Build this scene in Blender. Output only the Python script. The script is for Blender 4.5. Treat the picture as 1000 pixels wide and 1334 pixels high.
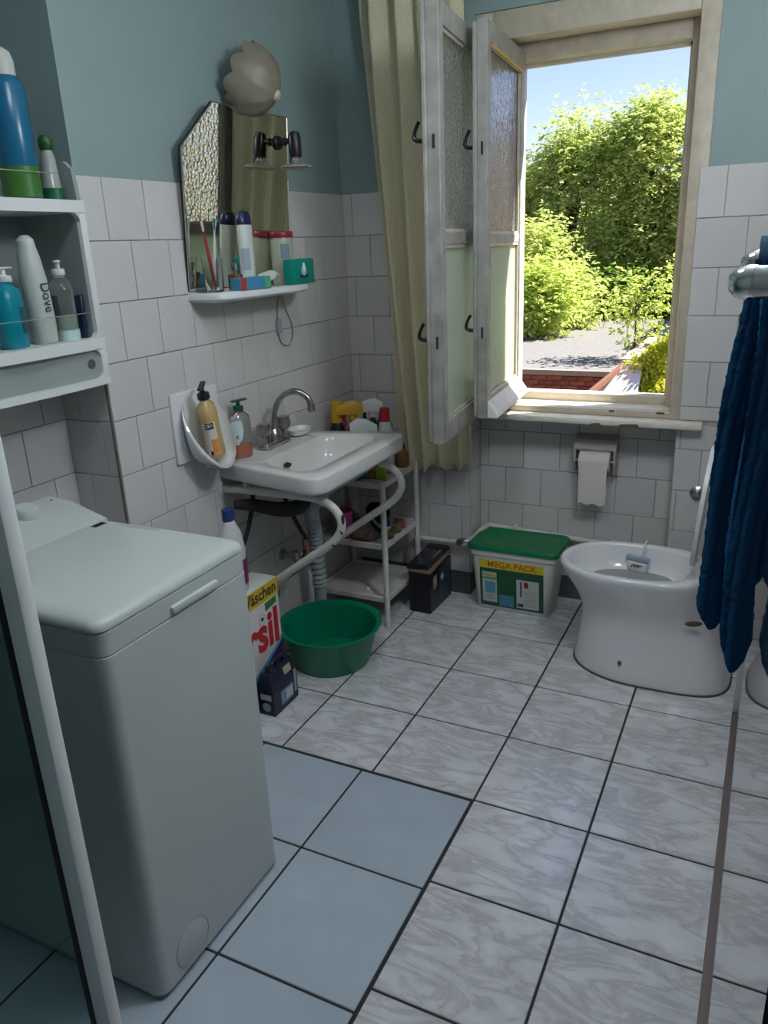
import bpy, bmesh, math, random
import numpy as np
from mathutils import Vector, Matrix, Euler

for o in list(bpy.data.objects): bpy.data.objects.remove(o)
random.seed(7); RNG = np.random.default_rng(11)
SC = bpy.context.scene; COL = SC.collection
PI = math.pi
V = Vector

# ------------------------------------------------------------------ camera
def look_matrix(yaw, pitch, roll):
    f = V((math.sin(yaw)*math.cos(pitch), math.cos(yaw)*math.cos(pitch), math.sin(pitch)))
    r0 = f.cross(V((0, 0, 1))).normalized(); u0 = r0.cross(f)
    r = math.cos(roll)*r0 + math.sin(roll)*u0; u = -math.sin(roll)*r0 + math.cos(roll)*u0
    return Matrix(((r.x, u.x, -f.x), (r.y, u.y, -f.y), (r.z, u.z, -f.z)))
cam_d = bpy.data.cameras.new('camera'); cam = bpy.data.objects.new('camera', cam_d); COL.objects.link(cam)
cam.matrix_world = Matrix.Translation((0.977, -1.105, 1.544)) @ look_matrix(-.4684, -.3306, -.0440).to_4x4()
cam_d.sensor_fit = 'VERTICAL'; cam_d.sensor_height = 36; cam_d.lens = 36*1010/1334
cam_d.clip_start = .02; cam_d.clip_end = 300
SC.camera = cam

# ------------------------------------------------------------------ world, sun, exposure
SC.view_settings.view_transform = 'Standard'; SC.view_settings.look = 'None'
SC.view_settings.gamma = 1; SC.view_settings.use_curve_mapping = False
SC.view_settings.exposure = 0.0
SUN_DIR = V((.55, .33, .77)).normalized()
W = bpy.data.worlds.new('world'); SC.world = W; W.use_nodes = True
nt = W.node_tree; bg = nt.nodes['Background']
sky = nt.nodes.new('ShaderNodeTexSky'); sky.sky_type = 'NISHITA'; sky.sun_disc = False
sky.sun_elevation = math.asin(SUN_DIR.z); sky.sun_rotation = math.atan2(SUN_DIR.x, SUN_DIR.y)
sky.air_density = 1.0; sky.dust_density = .3; sky.ozone_density = 2.5
tint = nt.nodes.new('ShaderNodeMix'); tint.data_type = 'RGBA'; tint.blend_type = 'MULTIPLY'; tint.inputs[0].default_value = 1; tint.inputs[7].default_value = (1.06, .93, 1.06, 1)
nt.links.new(sky.outputs[0], tint.inputs[6]); nt.links.new(tint.outputs[2], bg.inputs[0]); bg.inputs[1].default_value = .20
sun_d = bpy.data.lights.new('sun', 'SUN'); sun_d.energy = 19; sun_d.angle = .009; sun_d.color = (1, .95, .86)
sun = bpy.data.objects.new('sun', sun_d); COL.objects.link(sun)
sun.rotation_euler = SUN_DIR.to_track_quat('Z', 'Y').to_euler()
FILL_POWER = 37.0  # strength of the two added fill lights

# ------------------------------------------------------------------ materials
MATS = {}
def nodes(m): return m.node_tree.nodes, m.node_tree.links
def mat(name, col, rough=.5, metal=0, spec=.5, noise=None, bump=None, trans=0, ior=1.45, coat=0, sub=0, alpha=1, obj_random=0):
    """noise=(scale, amount) colour mottling; bump=(scale, strength)"""
    if name in MATS: return MATS[name]
    m = bpy.data.materials.new(name); m.use_nodes = True; N, L = nodes(m)
    b = N['Principled BSDF']
    b.inputs['Base Color'].default_value = (*col, 1); b.inputs['Roughness'].default_value = rough
    b.inputs['Metallic'].default_value = metal; b.inputs['Specular IOR Level'].default_value = spec
    b.inputs['Transmission Weight'].default_value = trans; b.inputs['IOR'].default_value = ior
    b.inputs['Coat Weight'].default_value = coat; b.inputs['Alpha'].default_value = alpha
    tc = N.new('ShaderNodeTexCoord')
    if noise:
        n = N.new('ShaderNodeTexNoise'); n.inputs['Scale'].default_value = noise[0]; n.inputs['Detail'].default_value = 5
        L.new(tc.outputs['Object'], n.inputs['Vector'])
        r = N.new('ShaderNodeMapRange'); r.inputs['From Min'].default_value = .3; r.inputs['From Max'].default_value = .7
        r.inputs['To Min'].default_value = 1-noise[1]; r.inputs['To Max'].default_value = 1+noise[1]*.6
        L.new(n.outputs[0], r.inputs[0])
        h = N.new('ShaderNodeHueSaturation'); h.inputs['Color'].default_value = (*col, 1)
        L.new(r.outputs[0], h.inputs['Value']); L.new(h.outputs[0], b.inputs['Base Color'])
        if obj_random:
            oi = N.new('ShaderNodeObjectInfo'); r2 = N.new('ShaderNodeMapRange')
            r2.inputs['To Min'].default_value = 1-obj_random; r2.inputs['To Max'].default_value = 1+obj_random
            L.new(oi.outputs['Random'], r2.inputs[0])
            mu = N.new('ShaderNodeMath'); mu.operation = 'MULTIPLY'
            L.new(r.outputs[0], mu.inputs[0]); L.new(r2.outputs[0], mu.inputs[1]); L.new(mu.outputs[0], h.inputs['Value'])
    if bump:
        n2 = N.new('ShaderNodeTexNoise'); n2.inputs['Scale'].default_value = bump[0]; n2.inputs['Detail'].default_value = 3
        L.new(tc.outputs['Object'], n2.inputs['Vector'])
        bp = N.new('ShaderNodeBump'); bp.inputs['Strength'].default_value = bump[1]; bp.inputs['Distance'].default_value = .01
        L.new(n2.outputs[0], bp.inputs['Height']); L.new(bp.outputs[0], b.inputs['Normal'])
    MATS[name] = m; return m

def emit(name, col, s):
    m = bpy.data.materials.new(name); m.use_nodes = True; N, L = nodes(m)
    N.remove(N['Principled BSDF']); e = N.new('ShaderNodeEmission'); e.inputs[0].default_value = (*col, 1); e.inputs[1].default_value = s
    L.new(e.outputs[0], N['Material Output'].inputs[0]); return m

def marble_material():
    m = bpy.data.materials.new('marbled_floor_tile'); m.use_nodes = True; N, L = nodes(m); b = N['Principled BSDF']
    tc = N.new('ShaderNodeTexCoord'); oi = N.new('ShaderNodeObjectInfo')
    sc = N.new('ShaderNodeVectorMath'); sc.operation = 'SCALE'; sc.inputs['Scale'].default_value = 23
    cb = N.new('ShaderNodeCombineXYZ'); L.new(oi.outputs['Random'], cb.inputs[0]); L.new(oi.outputs['Random'], cb.inputs[1])
    L.new(cb.outputs[0], sc.inputs[0])
    ad = N.new('ShaderNodeVectorMath'); L.new(tc.outputs['Object'], ad.inputs[0]); L.new(sc.outputs[0], ad.inputs[1])
    mp = N.new('ShaderNodeMapping'); mp.inputs['Rotation'].default_value = (0, 0, .9); mp.inputs['Scale'].default_value = (.9, 2.6, 1)
    L.new(ad.outputs[0], mp.inputs[0])
    n1 = N.new('ShaderNodeTexNoise'); n1.inputs['Scale'].default_value = 5.5; n1.inputs['Detail'].default_value = 8; n1.inputs['Roughness'].default_value = .62; n1.inputs['Distortion'].default_value = .7
    L.new(mp.outputs[0], n1.inputs['Vector'])
    rp = N.new('ShaderNodeValToRGB'); e = rp.color_ramp.elements
    e[0].position = .34; e[0].color = (.82, .83, .88, 1); e[1].position = .66; e[1].color = (.80, .81, .86, 1)
    q = rp.color_ramp.elements.new(.49); q.color = (.58, .57, .60, 1)
    q = rp.color_ramp.elements.new(.44); q.color = (.73, .73, .75, 1)
    q = rp.color_ramp.elements.new(.56); q.color = (.77, .77, .79, 1)
    L.new(n1.outputs[0], rp.inputs[0])
    n2 = N.new('ShaderNodeTexNoise'); n2.inputs['Scale'].default_value = 11; n2.inputs['Detail'].default_value = 4
    L.new(ad.outputs[0], n2.inputs['Vector'])
    mx = N.new('ShaderNodeMix'); mx.data_type = 'RGBA'; mx.blend_type = 'MULTIPLY'; mx.inputs[0].default_value = .35
    L.new(rp.outputs[0], mx.inputs[6]); L.new(n2.outputs[0], mx.inputs[7]); L.new(mx.outputs[2], b.inputs['Base Color'])
    b.inputs['Roughness'].default_value = .19; b.inputs['Specular IOR Level'].default_value = .85
    n3 = N.new('ShaderNodeTexNoise'); n3.inputs['Scale'].default_value = 30; L.new(ad.outputs[0], n3.inputs['Vector'])
    bp = N.new('ShaderNodeBump'); bp.inputs['Strength'].default_value = .12; bp.inputs['Distance'].default_value = .004
    L.new(n3.outputs[0], bp.inputs['Height']); L.new(bp.outputs[0], b.inputs['Normal'])
    return m

def glass_material(name, col, rough, scale=None, strength=0, stretch=(1, 1, 1), kind='noise', trans=1, diffusing=0):
    m = bpy.data.materials.new(name); m.use_nodes = True; N, L = nodes(m); b = N['Principled BSDF']
    b.inputs['Base Color'].default_value = (*col, 1); b.inputs['Roughness'].default_value = rough
    b.inputs['Transmission Weight'].default_value = trans; b.inputs['IOR'].default_value = 1.45
    if scale:
        tc = N.new('ShaderNodeTexCoord'); mp = N.new('ShaderNodeMapping'); mp.inputs['Scale'].default_value = stretch
        L.new(tc.outputs['Object'], mp.inputs[0])
        n = N.new('ShaderNodeTexVoronoi' if kind == 'voronoi' else 'ShaderNodeTexNoise'); n.inputs['Scale'].default_value = scale
        L.new(mp.outputs[0], n.inputs['Vector'])
        bp = N.new('ShaderNodeBump'); bp.inputs['Strength'].default_value = strength; bp.inputs['Distance'].default_value = .01
        L.new(n.outputs[0], bp.inputs['Height']); L.new(bp.outputs[0], b.inputs['Normal'])
        if diffusing:
            t = N.new('ShaderNodeBsdfTranslucent'); t.inputs[0].default_value = (*col, 1); L.new(bp.outputs[0], t.inputs['Normal'])
            mx = N.new('ShaderNodeMixShader'); mx.inputs[0].default_value = diffusing
            L.new(b.outputs[0], mx.inputs[1]); L.new(t.outputs[0], mx.inputs[2]); L.new(mx.outputs[0], N['Material Output'].inputs[0])
    return m

def cloth_material(name, col, stripe_scale, translucency, rot=(0, 0, 0), bump=.6, depth=.12, kind='wave'):
    m = bpy.data.materials.new(name); m.use_nodes = True; N, L = nodes(m); N.remove(N['Principled BSDF'])
    tc = N.new('ShaderNodeTexCoord'); mp = N.new('ShaderNodeMapping'); mp.inputs['Rotation'].default_value = rot
    L.new(tc.outputs['UV'], mp.inputs[0])
    if kind == 'wave':
        w = N.new('ShaderNodeTexWave'); w.inputs['Scale'].default_value = stripe_scale; w.inputs['Distortion'].default_value = .8
        w.inputs['Detail'].default_value = 2
    else:
        w = N.new('ShaderNodeTexNoise'); w.inputs['Scale'].default_value = stripe_scale; w.inputs['Detail'].default_value = 4
    L.new(mp.outputs[0], w.inputs['Vector'])
    rp = N.new('ShaderNodeMapRange'); rp.inputs['To Min'].default_value = 1-depth; rp.inputs['To Max'].default_value = 1+depth
    L.new(w.outputs[1] if kind == 'wave' else w.outputs[0], rp.inputs[0])
    h = N.new('ShaderNodeHueSaturation'); h.inputs['Color'].default_value = (*col, 1); L.new(rp.outputs[0], h.inputs['Value'])
    bp = N.new('ShaderNodeBump'); bp.inputs['Strength'].default_value = bump; bp.inputs['Distance'].default_value = .01
    L.new(w.outputs[1] if kind == 'wave' else w.outputs[0], bp.inputs['Height'])
    d = N.new('ShaderNodeBsdfDiffuse'); t = N.new('ShaderNodeBsdfTranslucent'); mx = N.new('ShaderNodeMixShader'); mx.inputs[0].default_value = translucency
    for s in (d, t): L.new(h.outputs[0], s.inputs[0]); L.new(bp.outputs[0], s.inputs['Normal'])
    L.new(d.outputs[0], mx.inputs[1]); L.new(t.outputs[0], mx.inputs[2]); L.new(mx.outputs[0], N['Material Output'].inputs[0])
    return m

def leaf_material(name, c1, c2, scale):
    m = bpy.data.materials.new(name); m.use_nodes = True; N, L = nodes(m); N.remove(N['Principled BSDF'])
    g = N.new('ShaderNodeNewGeometry'); mx = N.new('ShaderNodeMix'); mx.data_type = 'RGBA'
    n = N.new('ShaderNodeTexNoise'); n.inputs['Scale'].default_value = scale; L.new(g.outputs['Position'], n.inputs['Vector'])
    av = N.new('ShaderNodeMath'); av.operation = 'ADD'; L.new(g.outputs['Random Per Island'], av.inputs[0]); L.new(n.outputs[0], av.inputs[1])
    hf = N.new('ShaderNodeMapRange'); hf.inputs['From Min'].default_value = .3; hf.inputs['From Max'].default_value = 1.6
    L.new(av.outputs[0], hf.inputs[0]); L.new(hf.outputs[0], mx.inputs[0])
    mx.inputs[6].default_value = (*c1, 1); mx.inputs[7].default_value = (*c2, 1)
    d = N.new('ShaderNodeBsdfDiffuse'); t = N.new('ShaderNodeBsdfTranslucent'); ms = N.new('ShaderNodeMixShader'); ms.inputs[0].default_value = .5
    L.new(mx.outputs[2], d.inputs[0]); L.new(mx.outputs[2], t.inputs[0])
    L.new(d.outputs[0], ms.inputs[1]); L.new(t.outputs[0], ms.inputs[2]); L.new(ms.outputs[0], N['Material Output'].inputs[0])
    return m

M_marble = marble_material()
M_plain = mat('plain_blue_grey_floor_tile', (.42, .49, .56), .24, spec=.8, noise=(9, .06), bump=(25, .05), obj_random=.03)
M_tile = mat('white_wall_tile', (.60, .575, .57), .16, noise=(6, .03), bump=(7, .10), obj_random=.04)
M_grout = mat('grey_grout', (.40, .37, .35), .9, noise=(60, .25))
M_dgrout = mat('dark_floor_grout', (.035, .03, .03), .9)
M_teal = mat('teal_wall_paint', (.255, .335, .335), .55, noise=(3, .05), bump=(120, .12))
M_ceil = mat('white_ceiling_paint', (.72, .74, .72), .8, bump=(80, .1))
M_base = mat('dark_grey_skirting', (.085, .085, .088), .6)
M_wood = mat('cream_painted_window_wood', (.52, .455, .36), .45, noise=(22, .14), bump=(40, .2))
M_woodg = mat('grey_worn_window_paint', (.32, .31, .285), .5, noise=(18, .22), bump=(45, .3))
M_sill = mat('white_painted_sill', (.72, .68, .60), .4, noise=(14, .12), bump=(30, .2))
M_bare = mat('bare_brown_wood', (.16, .08, .045), .8, noise=(40, .3))
M_enamel = mat('white_enamel', (.82, .83, .83), .25, noise=(3, .02))
M_machine = mat('white_machine_plastic', (.50, .535, .52), .33, noise=(4, .03))
M_ceramic = mat('white_glazed_ceramic', (.72, .72, .735), .09, coat=.3)
M_ceramic2 = mat('white_ceramic_sink', (.66, .645, .63), .14, noise=(5, .03))
M_chrome = mat('chrome', (.78, .78, .79), .09, 1)
M_chrome_d = mat('aged_chrome', (.46, .44, .43), .28, 1, noise=(40, .35))
M_wpaint = mat('white_painted_metal', (.62, .60, .57), .38, noise=(16, .10))
M_rust = mat('bare_rusty_metal', (.035, .025, .02), .7)
M_wplast = mat('white_plastic', (.70, .71, .70), .35)
M_gplast = mat('grey_translucent_plastic', (.30, .335, .33), .30, noise=(6, .05))
M_dplast = mat('grey_corrugated_plastic', (.36, .38, .40), .45)
M_black = mat('black_plastic', (.012, .012, .014), .35)
M_rubber = mat('black_rubber', (.02, .02, .022), .7)
M_navy = mat('navy_blue_plastic', (.012, .016, .065), .3)
M_green = mat('green_plastic_basin', (.0, .20, .105), .28)
M_lid = mat('green_bucket_lid', (.0, .17, .055), .38)
M_glassclear = glass_material('clear_glass', (.95, .97, .96), .02)
M_glasswave = glass_material('rippled_glass', (.95, .96, .95), .03, 60, .45, (1, 1, .45), trans=.96, diffusing=.06)
M_glasscell = glass_material('cell_patterned_glass', (.95, .97, .93), .04, 62, .8, (1, 1, 1), 'voronoi', .93, .12)
M_glassfrost = glass_material('frosted_glass', (.84, .90, .80), .22, 90, .25, trans=.5, diffusing=.5)
M_glassgreen = glass_material('green_tinted_shower_glass', (.42, .58, .58), .03)
M_mirror = mat('mirror_silver', (.80, .82, .74), .015, 1)
M_dark = mat('dark_edge', (.02, .02, .02), .6)
M_curtain = cloth_material('cream_ribbed_curtain', (.96, .88, .66), 46, .3, (0, 0, .62), .5, .13)
M_towel = cloth_material('blue_terry_towel', (.05, .22, .52), 260, .05, (0, 0, 0), 1.0, .35, 'noise')
M_towel2 = cloth_material('light_blue_towel_hem', (.26, .46, .66), 260, .05, (0, 0, 0), 1.0, .3, 'noise')
M_toilet_paper = mat('toilet_paper', (.70, .64, .62), .9, bump=(180, .2))
M_liquid_y = mat('yellow_liquid_soap', (.72, .50, .20), .2, trans=.25)
M_liquid_o = mat('orange_liquid_soap', (.80, .20, .06), .15, trans=.15)
M_clearplast = mat('clear_plastic', (.90, .92, .90), .06, trans=.95)
def P(r, g, b, rough=.4): return mat('print_%03d_%03d_%03d_%02d' % (r*999, g*999, b*999, rough*99), (r, g, b), rough)

# ------------------------------------------------------------------ mesh building
class B:
    """collects shapes in world coordinates (self.M is applied to what is added)"""
    def __init__(s, M=None): s.v = []; s.f = []; s.M = M or Matrix.Identity(4); s.uv = None
    def add(s, vs, fs):
        n = len(s.v); s.v += [s.M @ V(p) for p in vs]; s.f += [tuple(i+n for i in f) for f in fs]; return s
    def box(s, a, b, bev=0, seg=2):
        a = V(a); b = V(b)
        if bev <= 0:
            vs = [(x, y, z) for x in (a.x, b.x) for y in (a.y, b.y) for z in (a.z, b.z)]
            return s.add(vs, [(0, 1, 3, 2), (4, 6, 7, 5), (0, 4, 5, 1), (2, 3, 7, 6), (0, 2, 6, 4), (1, 5, 7, 3)])
        bm = bmesh.new(); bmesh.ops.create_cube(bm, size=1)
        for q in bm.verts: q.co = V([(a[i]+b[i])/2 + q.co[i]*(b[i]-a[i]) for i in range(3)])
        bmesh.ops.bevel(bm, geom=bm.edges[:], offset=bev, segments=seg, profile=.5, affect='EDGES')
        bm.verts.index_update(); vs = [q.co.copy() for q in bm.verts]; fs = [[q.index for q in f.verts] for f in bm.faces]; bm.free()
        return s.add(vs, fs)
    def rings(s, rings, cap0=True, cap1=True, closed=True):
        n = len(rings[0]); vs = [p for r in rings for p in r]; fs = []
        for k in range(len(rings)-1):
            for i in range(n if closed else n-1):
                j = (i+1) % n; fs.append((k*n+i, k*n+j, (k+1)*n+j, (k+1)*n+i))
        if cap0: fs.append(tuple(reversed(range(n))))
        if cap1: fs.append(tuple(range((len(rings)-1)*n, len(rings)*n)))
        return s.add(vs, fs)
    def lathe(s, prof, seg=24, c=(0, 0, 0), axis=None, cap0=True, cap1=True, sx=1, sy=1):
        M = Matrix.Translation(c)
        if axis is not None: M = M @ V(axis).to_track_quat('Z', 'Y').to_matrix().to_4x4()
        R = [[M @ V((r*sx*math.cos(2*PI*i/seg), r*sy*math.sin(2*PI*i/seg), z)) for i in range(seg)] for r, z in prof]
        return s.rings(R, cap0, cap1)
    def tube(s, pts, r, seg=10, smooth=6, closed=False):
        pts = [V(p) for p in pts]
        rr = r if isinstance(r, (list, tuple)) else [r]*len(pts)
        if smooth and len(pts) > 2:
            out = []; ro = []
            for i in range(len(pts)-1):
                p0 = pts[max(i-1, 0)]; p1 = pts[i]; p2 = pts[i+1]; p3 = pts[min(i+2, len(pts)-1)]
                for k in range(smooth):
                    t = k/smooth
                    out.append(.5*((2*p1)+(p2-p0)*t+(2*p0-5*p1+4*p2-p3)*t*t+(3*p1-p0-3*p2+p3)*t**3)); ro.append(rr[i]*(1-t)+rr[i+1]*t)
            out.append(pts[-1]); ro.append(rr[-1]); pts = out; rr = ro
        R = []; prev = None
        for i, p in enumerate(pts):
            d = (pts[min(i+1, len(pts)-1)]-pts[max(i-1, 0)]).normalized()
            if prev is None: n = d.orthogonal().normalized()
            else: n = (prev-d*prev.dot(d)).normalized()
            prev = n; b = d.cross(n)
            R.append([p+rr[i]*(math.cos(2*PI*k/seg)*n+math.sin(2*PI*k/seg)*b) for k in range(seg)])
        return s.rings(R)
    def cyl(s, a, b, r, seg=16): return s.tube([a, b], r, seg, 0)
    def prism(s, poly, d):
        """poly: list of 3D points, extruded by vector d"""
        d = V(d); a = [V(p) for p in poly]; return s.rings([a, [p+d for p in a]])
    def build(s, name, m, parent=None, smooth=40, origin=None):
        me = bpy.data.meshes.new(name)
        o = bpy.data.objects.new(name, me); COL.objects.link(o)
        og = V(ORG[parent.name]) if parent else V(origin or (0, 0, 0))
        me.from_pydata([p-og for p in s.v], [], s.f); me.update()
        bm = bmesh.new(); bm.from_mesh(me); bmesh.ops.recalc_face_normals(bm, faces=bm.faces); bm.to_mesh(me); bm.free()
        me.materials.append(m)
        if smooth:
            me.shade_smooth(); me.set_sharp_from_angle(angle=math.radians(smooth))
        if parent: o.parent = parent; ORG[o.name] = og
        else: o.location = og; ORG[o.name] = og
        return o
ORG = {}
def thing(name, label, cat, loc=(0, 0, 0), group=None, kind=None):
    o = bpy.data.objects.new(name, None); COL.objects.link(o); o.location = loc; ORG[o.name] = V(loc)
    o.empty_display_size = .05
    return tag(o, label, cat, group, kind)
def tag(o, label=None, cat=None, group=None, kind=None):
    if label: o['label'] = label
    if cat: o['category'] = cat
    if group: o['group'] = group
    if kind: o['kind'] = kind
    return o
def struct(name, label, cat, loc=(0, 0, 0)): return thing(name, label, cat, loc, kind='structure')
def box(name, a, b, m, parent=None, bev=0, **k): return B().box(a, b, bev).build(name, m, parent, **k)
def text(name, s, size, m, parent, pos, right, up, ext=.0004, align='LEFT', sx=1, shear=0, bold=0):
    cu = bpy.data.curves.new('t', 'FONT'); cu.body = s; cu.size = size; cu.extrude = ext; cu.align_x = align; cu.shear = shear; cu.offset = bold; cu.resolution_u = 3
    t = bpy.data.objects.new('t', cu); COL.objects.link(t); bpy.context.view_layer.update()
    me = bpy.data.meshes.new_from_object(t.evaluated_get(bpy.context.evaluated_depsgraph_get()))
    bpy.data.objects.remove(t); bpy.data.curves.remove(cu)
    r = V(right).normalized(); u = V(up); u = (u-r*u.dot(r)).normalized(); n = r.cross(u)
    Mx = Matrix(((r.x*sx, u.x, n.x, pos[0]), (r.y*sx, u.y, n.y, pos[1]), (r.z*sx, u.z, n.z, pos[2]), (0, 0, 0, 1)))
    og = ORG[parent.name]
    me.transform(Matrix.Translation(-og) @ Mx); me.materials.clear(); me.materials.append(m)
    o = bpy.data.objects.new(name, me); COL.objects.link(o); o.parent = parent; ORG[o.name] = og; return o
def curve_uv(o, nu, nv):
    """uv for a grid mesh whose verts are stored row by row (nu per row)"""
    me = o.data; uv = me.uv_layers.new(name='uv')
    for l in me.loops:
        i = l.vertex_index % (nu*nv); uv.data[l.index].uv = ((i % nu)/(nu-1), (i//nu)/(nv-1))

# ------------------------------------------------------------------ pieces: tiles shared by size
PIECE = {}
def piece(name, size, bev, m, parent, pos, rot=None):
    """a bevelled slab (shared mesh per size); pos = its centre in world coordinates"""
    key = (name, tuple(round(q, 4) for q in size), m.name)
    if key not in PIECE:
        bm = bmesh.new(); bmesh.ops.create_cube(bm, size=1)
        for q in bm.verts: q.co = V([q.co[i]*size[i] for i in range(3)])
        bmesh.ops.bevel(bm, geom=bm.edges[:], offset=bev, segments=1, affect='EDGES')
        me = bpy.data.meshes.new(name); bm.to_mesh(me); bm.free(); me.materials.append(m); PIECE[key] = me
    o = bpy.data.objects.new(name, PIECE[key]); COL.objects.link(o); o.parent = parent
    o.location = V(pos)-ORG[parent.name]
    if rot: o.rotation_euler = rot
    return o

# ================================================================== THE ROOM
ZT = 1.755          # top of the wall tiling
TW, TH = .160, .1665
T = .333
# --- floor
floor = box('floor', (-1.0, -1.6, -.12), (1.3, 2.14, -.003), M_dgrout); tag(floor, 'bathroom floor of marbled white and plain blue-grey tiles with dark joints', 'floor', kind='structure')
g = .0032
for i in range(-3, 4):
    for j in range(-5, 7):
        x0, x1, y0, y1 = i*T, (i+1)*T, j*T, (j+1)*T
        if x1 > 1.01 and False: continue
        y1 = min(y1, 2.115); y0 = max(y0, -1.59); x0 = max(x0, -.99); x1 = min(x1, 1.29)
        if y1-y0 < .03 or x1-x0 < .03: continue
        if j < 2 and i < 1: continue                     # plain tiles lie here
        if j == 5 or j == 6:
            if y0 > 2.0 and (x1 < -.16 or x0 > .68): continue
        piece('marbled_floor_tile', (x1-x0-2*g, y1-y0-2*g, .012), .0018, M_marble, floor, ((x0+x1)/2, (y0+y1)/2, -.006+random.uniform(-.0004, .0002)))
PX = [.329, -.034, -.396, -.759, -.99]; PY = [.660, .302, -.066, -.43, -.79, -1.15, -1.51]
for i in range(len(PX)-1):
    for j in range(len(PY)-1):
        piece('plain_floor_tile', (PX[i]-PX[i+1]-2*g, PY[j]-PY[j+1]-2*g, .012), .0018, M_plain, floor, ((PX[i]+PX[i+1])/2, (PY[j]+PY[j+1])/2, -.006+random.uniform(-.0004, .0002)))

def tile_face(wall, u0, u1, z0, z1, place, phase, u_min_w=.02, odd=.08):
    """running-bond tiles on a vertical face; place(u,z)->centre, size(u,z)"""
    k = 0; zt = ZT
    while zt > z0+.015:
        zb = max(zt-TH, z0); row = k; zf = zt; zt = min(zt, z1)
        if zt-zb > .012:
            off = phase+(odd if row % 2 else 0)
            u = u0; n = math.floor((u0-off)/TW)+1
            edges = [u0]
            while off+n*TW < u1-.012:
                if off+n*TW > u0+.012: edges.append(off+n*TW)
                n += 1
            edges.append(u1)
            for a, b in zip(edges[:-1], edges[1:]):
                place((a+b)/2, (zt+zb)/2, b-a-.0022, zt-zb-.0022)
        zt = zf-TH; k += 1

jit = lambda: random.uniform(-.0006, .0006)
def tiles_x(wall, X, y0, y1, z0, z1, phase, sgn=1):      # face looking along +x
    tile_face(wall, y0, y1, z0, z1, lambda u, z, w, h: piece('wall_tile', (.006, w, h), .0012, M_tile, wall, (X+sgn*(.002+jit()), u, z)), phase)
def tiles_y(wall, Y, x0, x1, z0, z1, phase):             # face looking along -y
    tile_face(wall, x0, x1, z0, z1, lambda u, z, w, h: piece('wall_tile', (w, .006, h), .0012, M_tile, wall, (u, Y-.002-jit(), z)), phase)

CZ = 2.66
wl = struct('wall_left', 'left wall with white tiles below and teal paint above', 'wall')
box('painted_masonry', (-1.08, .54, -.1), (-.73, 2.36, CZ), M_teal, wl, smooth=0)
box('grout_bed', (-.7305, .5385, 0), (-.7292, 2.0, ZT-.002), M_grout, wl, smooth=0)
box('grout_bed', (-.921, .5393, 0), (-.7292, .5387, ZT-.002), M_grout, wl, smooth=0)
tiles_x(wl, -.7285, .5385, 1.996, .0, ZT, .63-.16)
tiles_y(wl, .5395, -.918, -.734, .0, ZT, -.93)
box('corner_strip', (-.733, .5345, 0), (-.7265, .5385, ZT), mat('brown_corner_strip', (.20, .15, .12), .6), wl, smooth=0)
wn = struct('wall_left_niche', 'recessed left wall behind the washing machine', 'wall')
box('painted_masonry', (-1.08, -1.6, -.1), (-.92, .54, CZ), M_teal, wn, smooth=0)
box('grout_bed', (-.9205, -1.0, 0), (-.9192, .5385, ZT-.002), M_grout, wn, smooth=0)
tiles_x(wn, -.9185, -.45, .5365, .0, ZT, .375)
wb = struct('wall_back', 'back wall with the window, white tiles below and teal paint above', 'wall')
m = B()
for a, b in (((-1.08, 2.0, -.1), (-.16, 2.36, CZ)), ((-.16, 2.0, .835), (-.13, 2.36, CZ)), ((.715, 2.0, -.1), (1.4, 2.36, CZ)),
             ((.68, 2.0, -.1), (.715, 2.36, .835)), ((-.16, 2.12, -.1), (.68, 2.36, .835)), ((-.13, 2.0, 2.33), (.715, 2.36, CZ))): m.box(a, b)
m.build('painted_masonry', M_teal, wb, smooth=0)
for a, b in (((-.73, 1.9992, 0), (-.1605, 2.0, ZT-.002)), ((.681, 1.9992, 0), (1.118, 2.0, .838)), ((.7, 1.9992, .838), (1.118, 2.0, ZT-.002)), ((-.16, 2.1192, 0), (.68, 2.12, .835)),
             ((-.16, 2.0, 0), (-.1592, 2.12, .835)), ((.6792, 2.0, 0), (.68, 2.12, .835))): box('grout_bed', a, b, M_grout, wb, smooth=0)
tiles_y(wb, 1.9985, -.724, -.16, .105, ZT, -.73+.05)
tiles_y(wb, 1.9985, .687, 1.116, .87, ZT, .777-.16)
tiles_y(wb, 1.9985, .680, 1.116, .0, .85, .777-.16)
tiles_y(wb, 2.1185, -.155, .675, .105, .835, .046)
tile_face(wb, 2.0, 2.115, .105, .835, lambda u, z, w, h: piece('wall_tile', (.006, w, h), .0012, M_tile, wb, (-.1575, u, z)), 1.98)
wr = struct('wall_right', 'right wall beside the toilet', 'wall')
box('painted_masonry', (1.12, -1.6, -.1), (1.3, 2.0, CZ), M_teal, wr, smooth=0)
box('grout_bed', (1.1192, -1.6, 0), (1.1205, 2.0, ZT-.002), M_grout, wr, smooth=0)
tile_face(wr, .9, 1.992, .0, ZT, lambda u, z, w, h: piece('wall_tile', (.006, w, h), .0012, M_tile, wr, (1.1165, u, z)), .0)
box('tiled_face', (1.1155, -1.6, 0), (1.1195, .898, ZT), M_tile, wr, smooth=0)
wf = box('wall_front', (-1.08, -1.75, -.1), (1.3, -1.6, CZ), M_teal); tag(wf, 'teal painted wall behind the viewer', 'wall', kind='structure')
ce = box('ceiling', (-1.08, -1.75, CZ), (1.4, 2.36, CZ+.12), M_ceil); tag(ce, 'white painted ceiling', 'ceiling', kind='structure')
bb = struct('baseboard_back', 'dark grey skirting along the foot of the back wall', 'baseboard')
box('skirting_strip', (-.72, 1.985, 0), (-.155, 1.9985, .103), M_base, bb)
box('skirting_strip', (-.153, 2.106, 0), (.675, 2.119, .103), M_base, bb)
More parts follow.
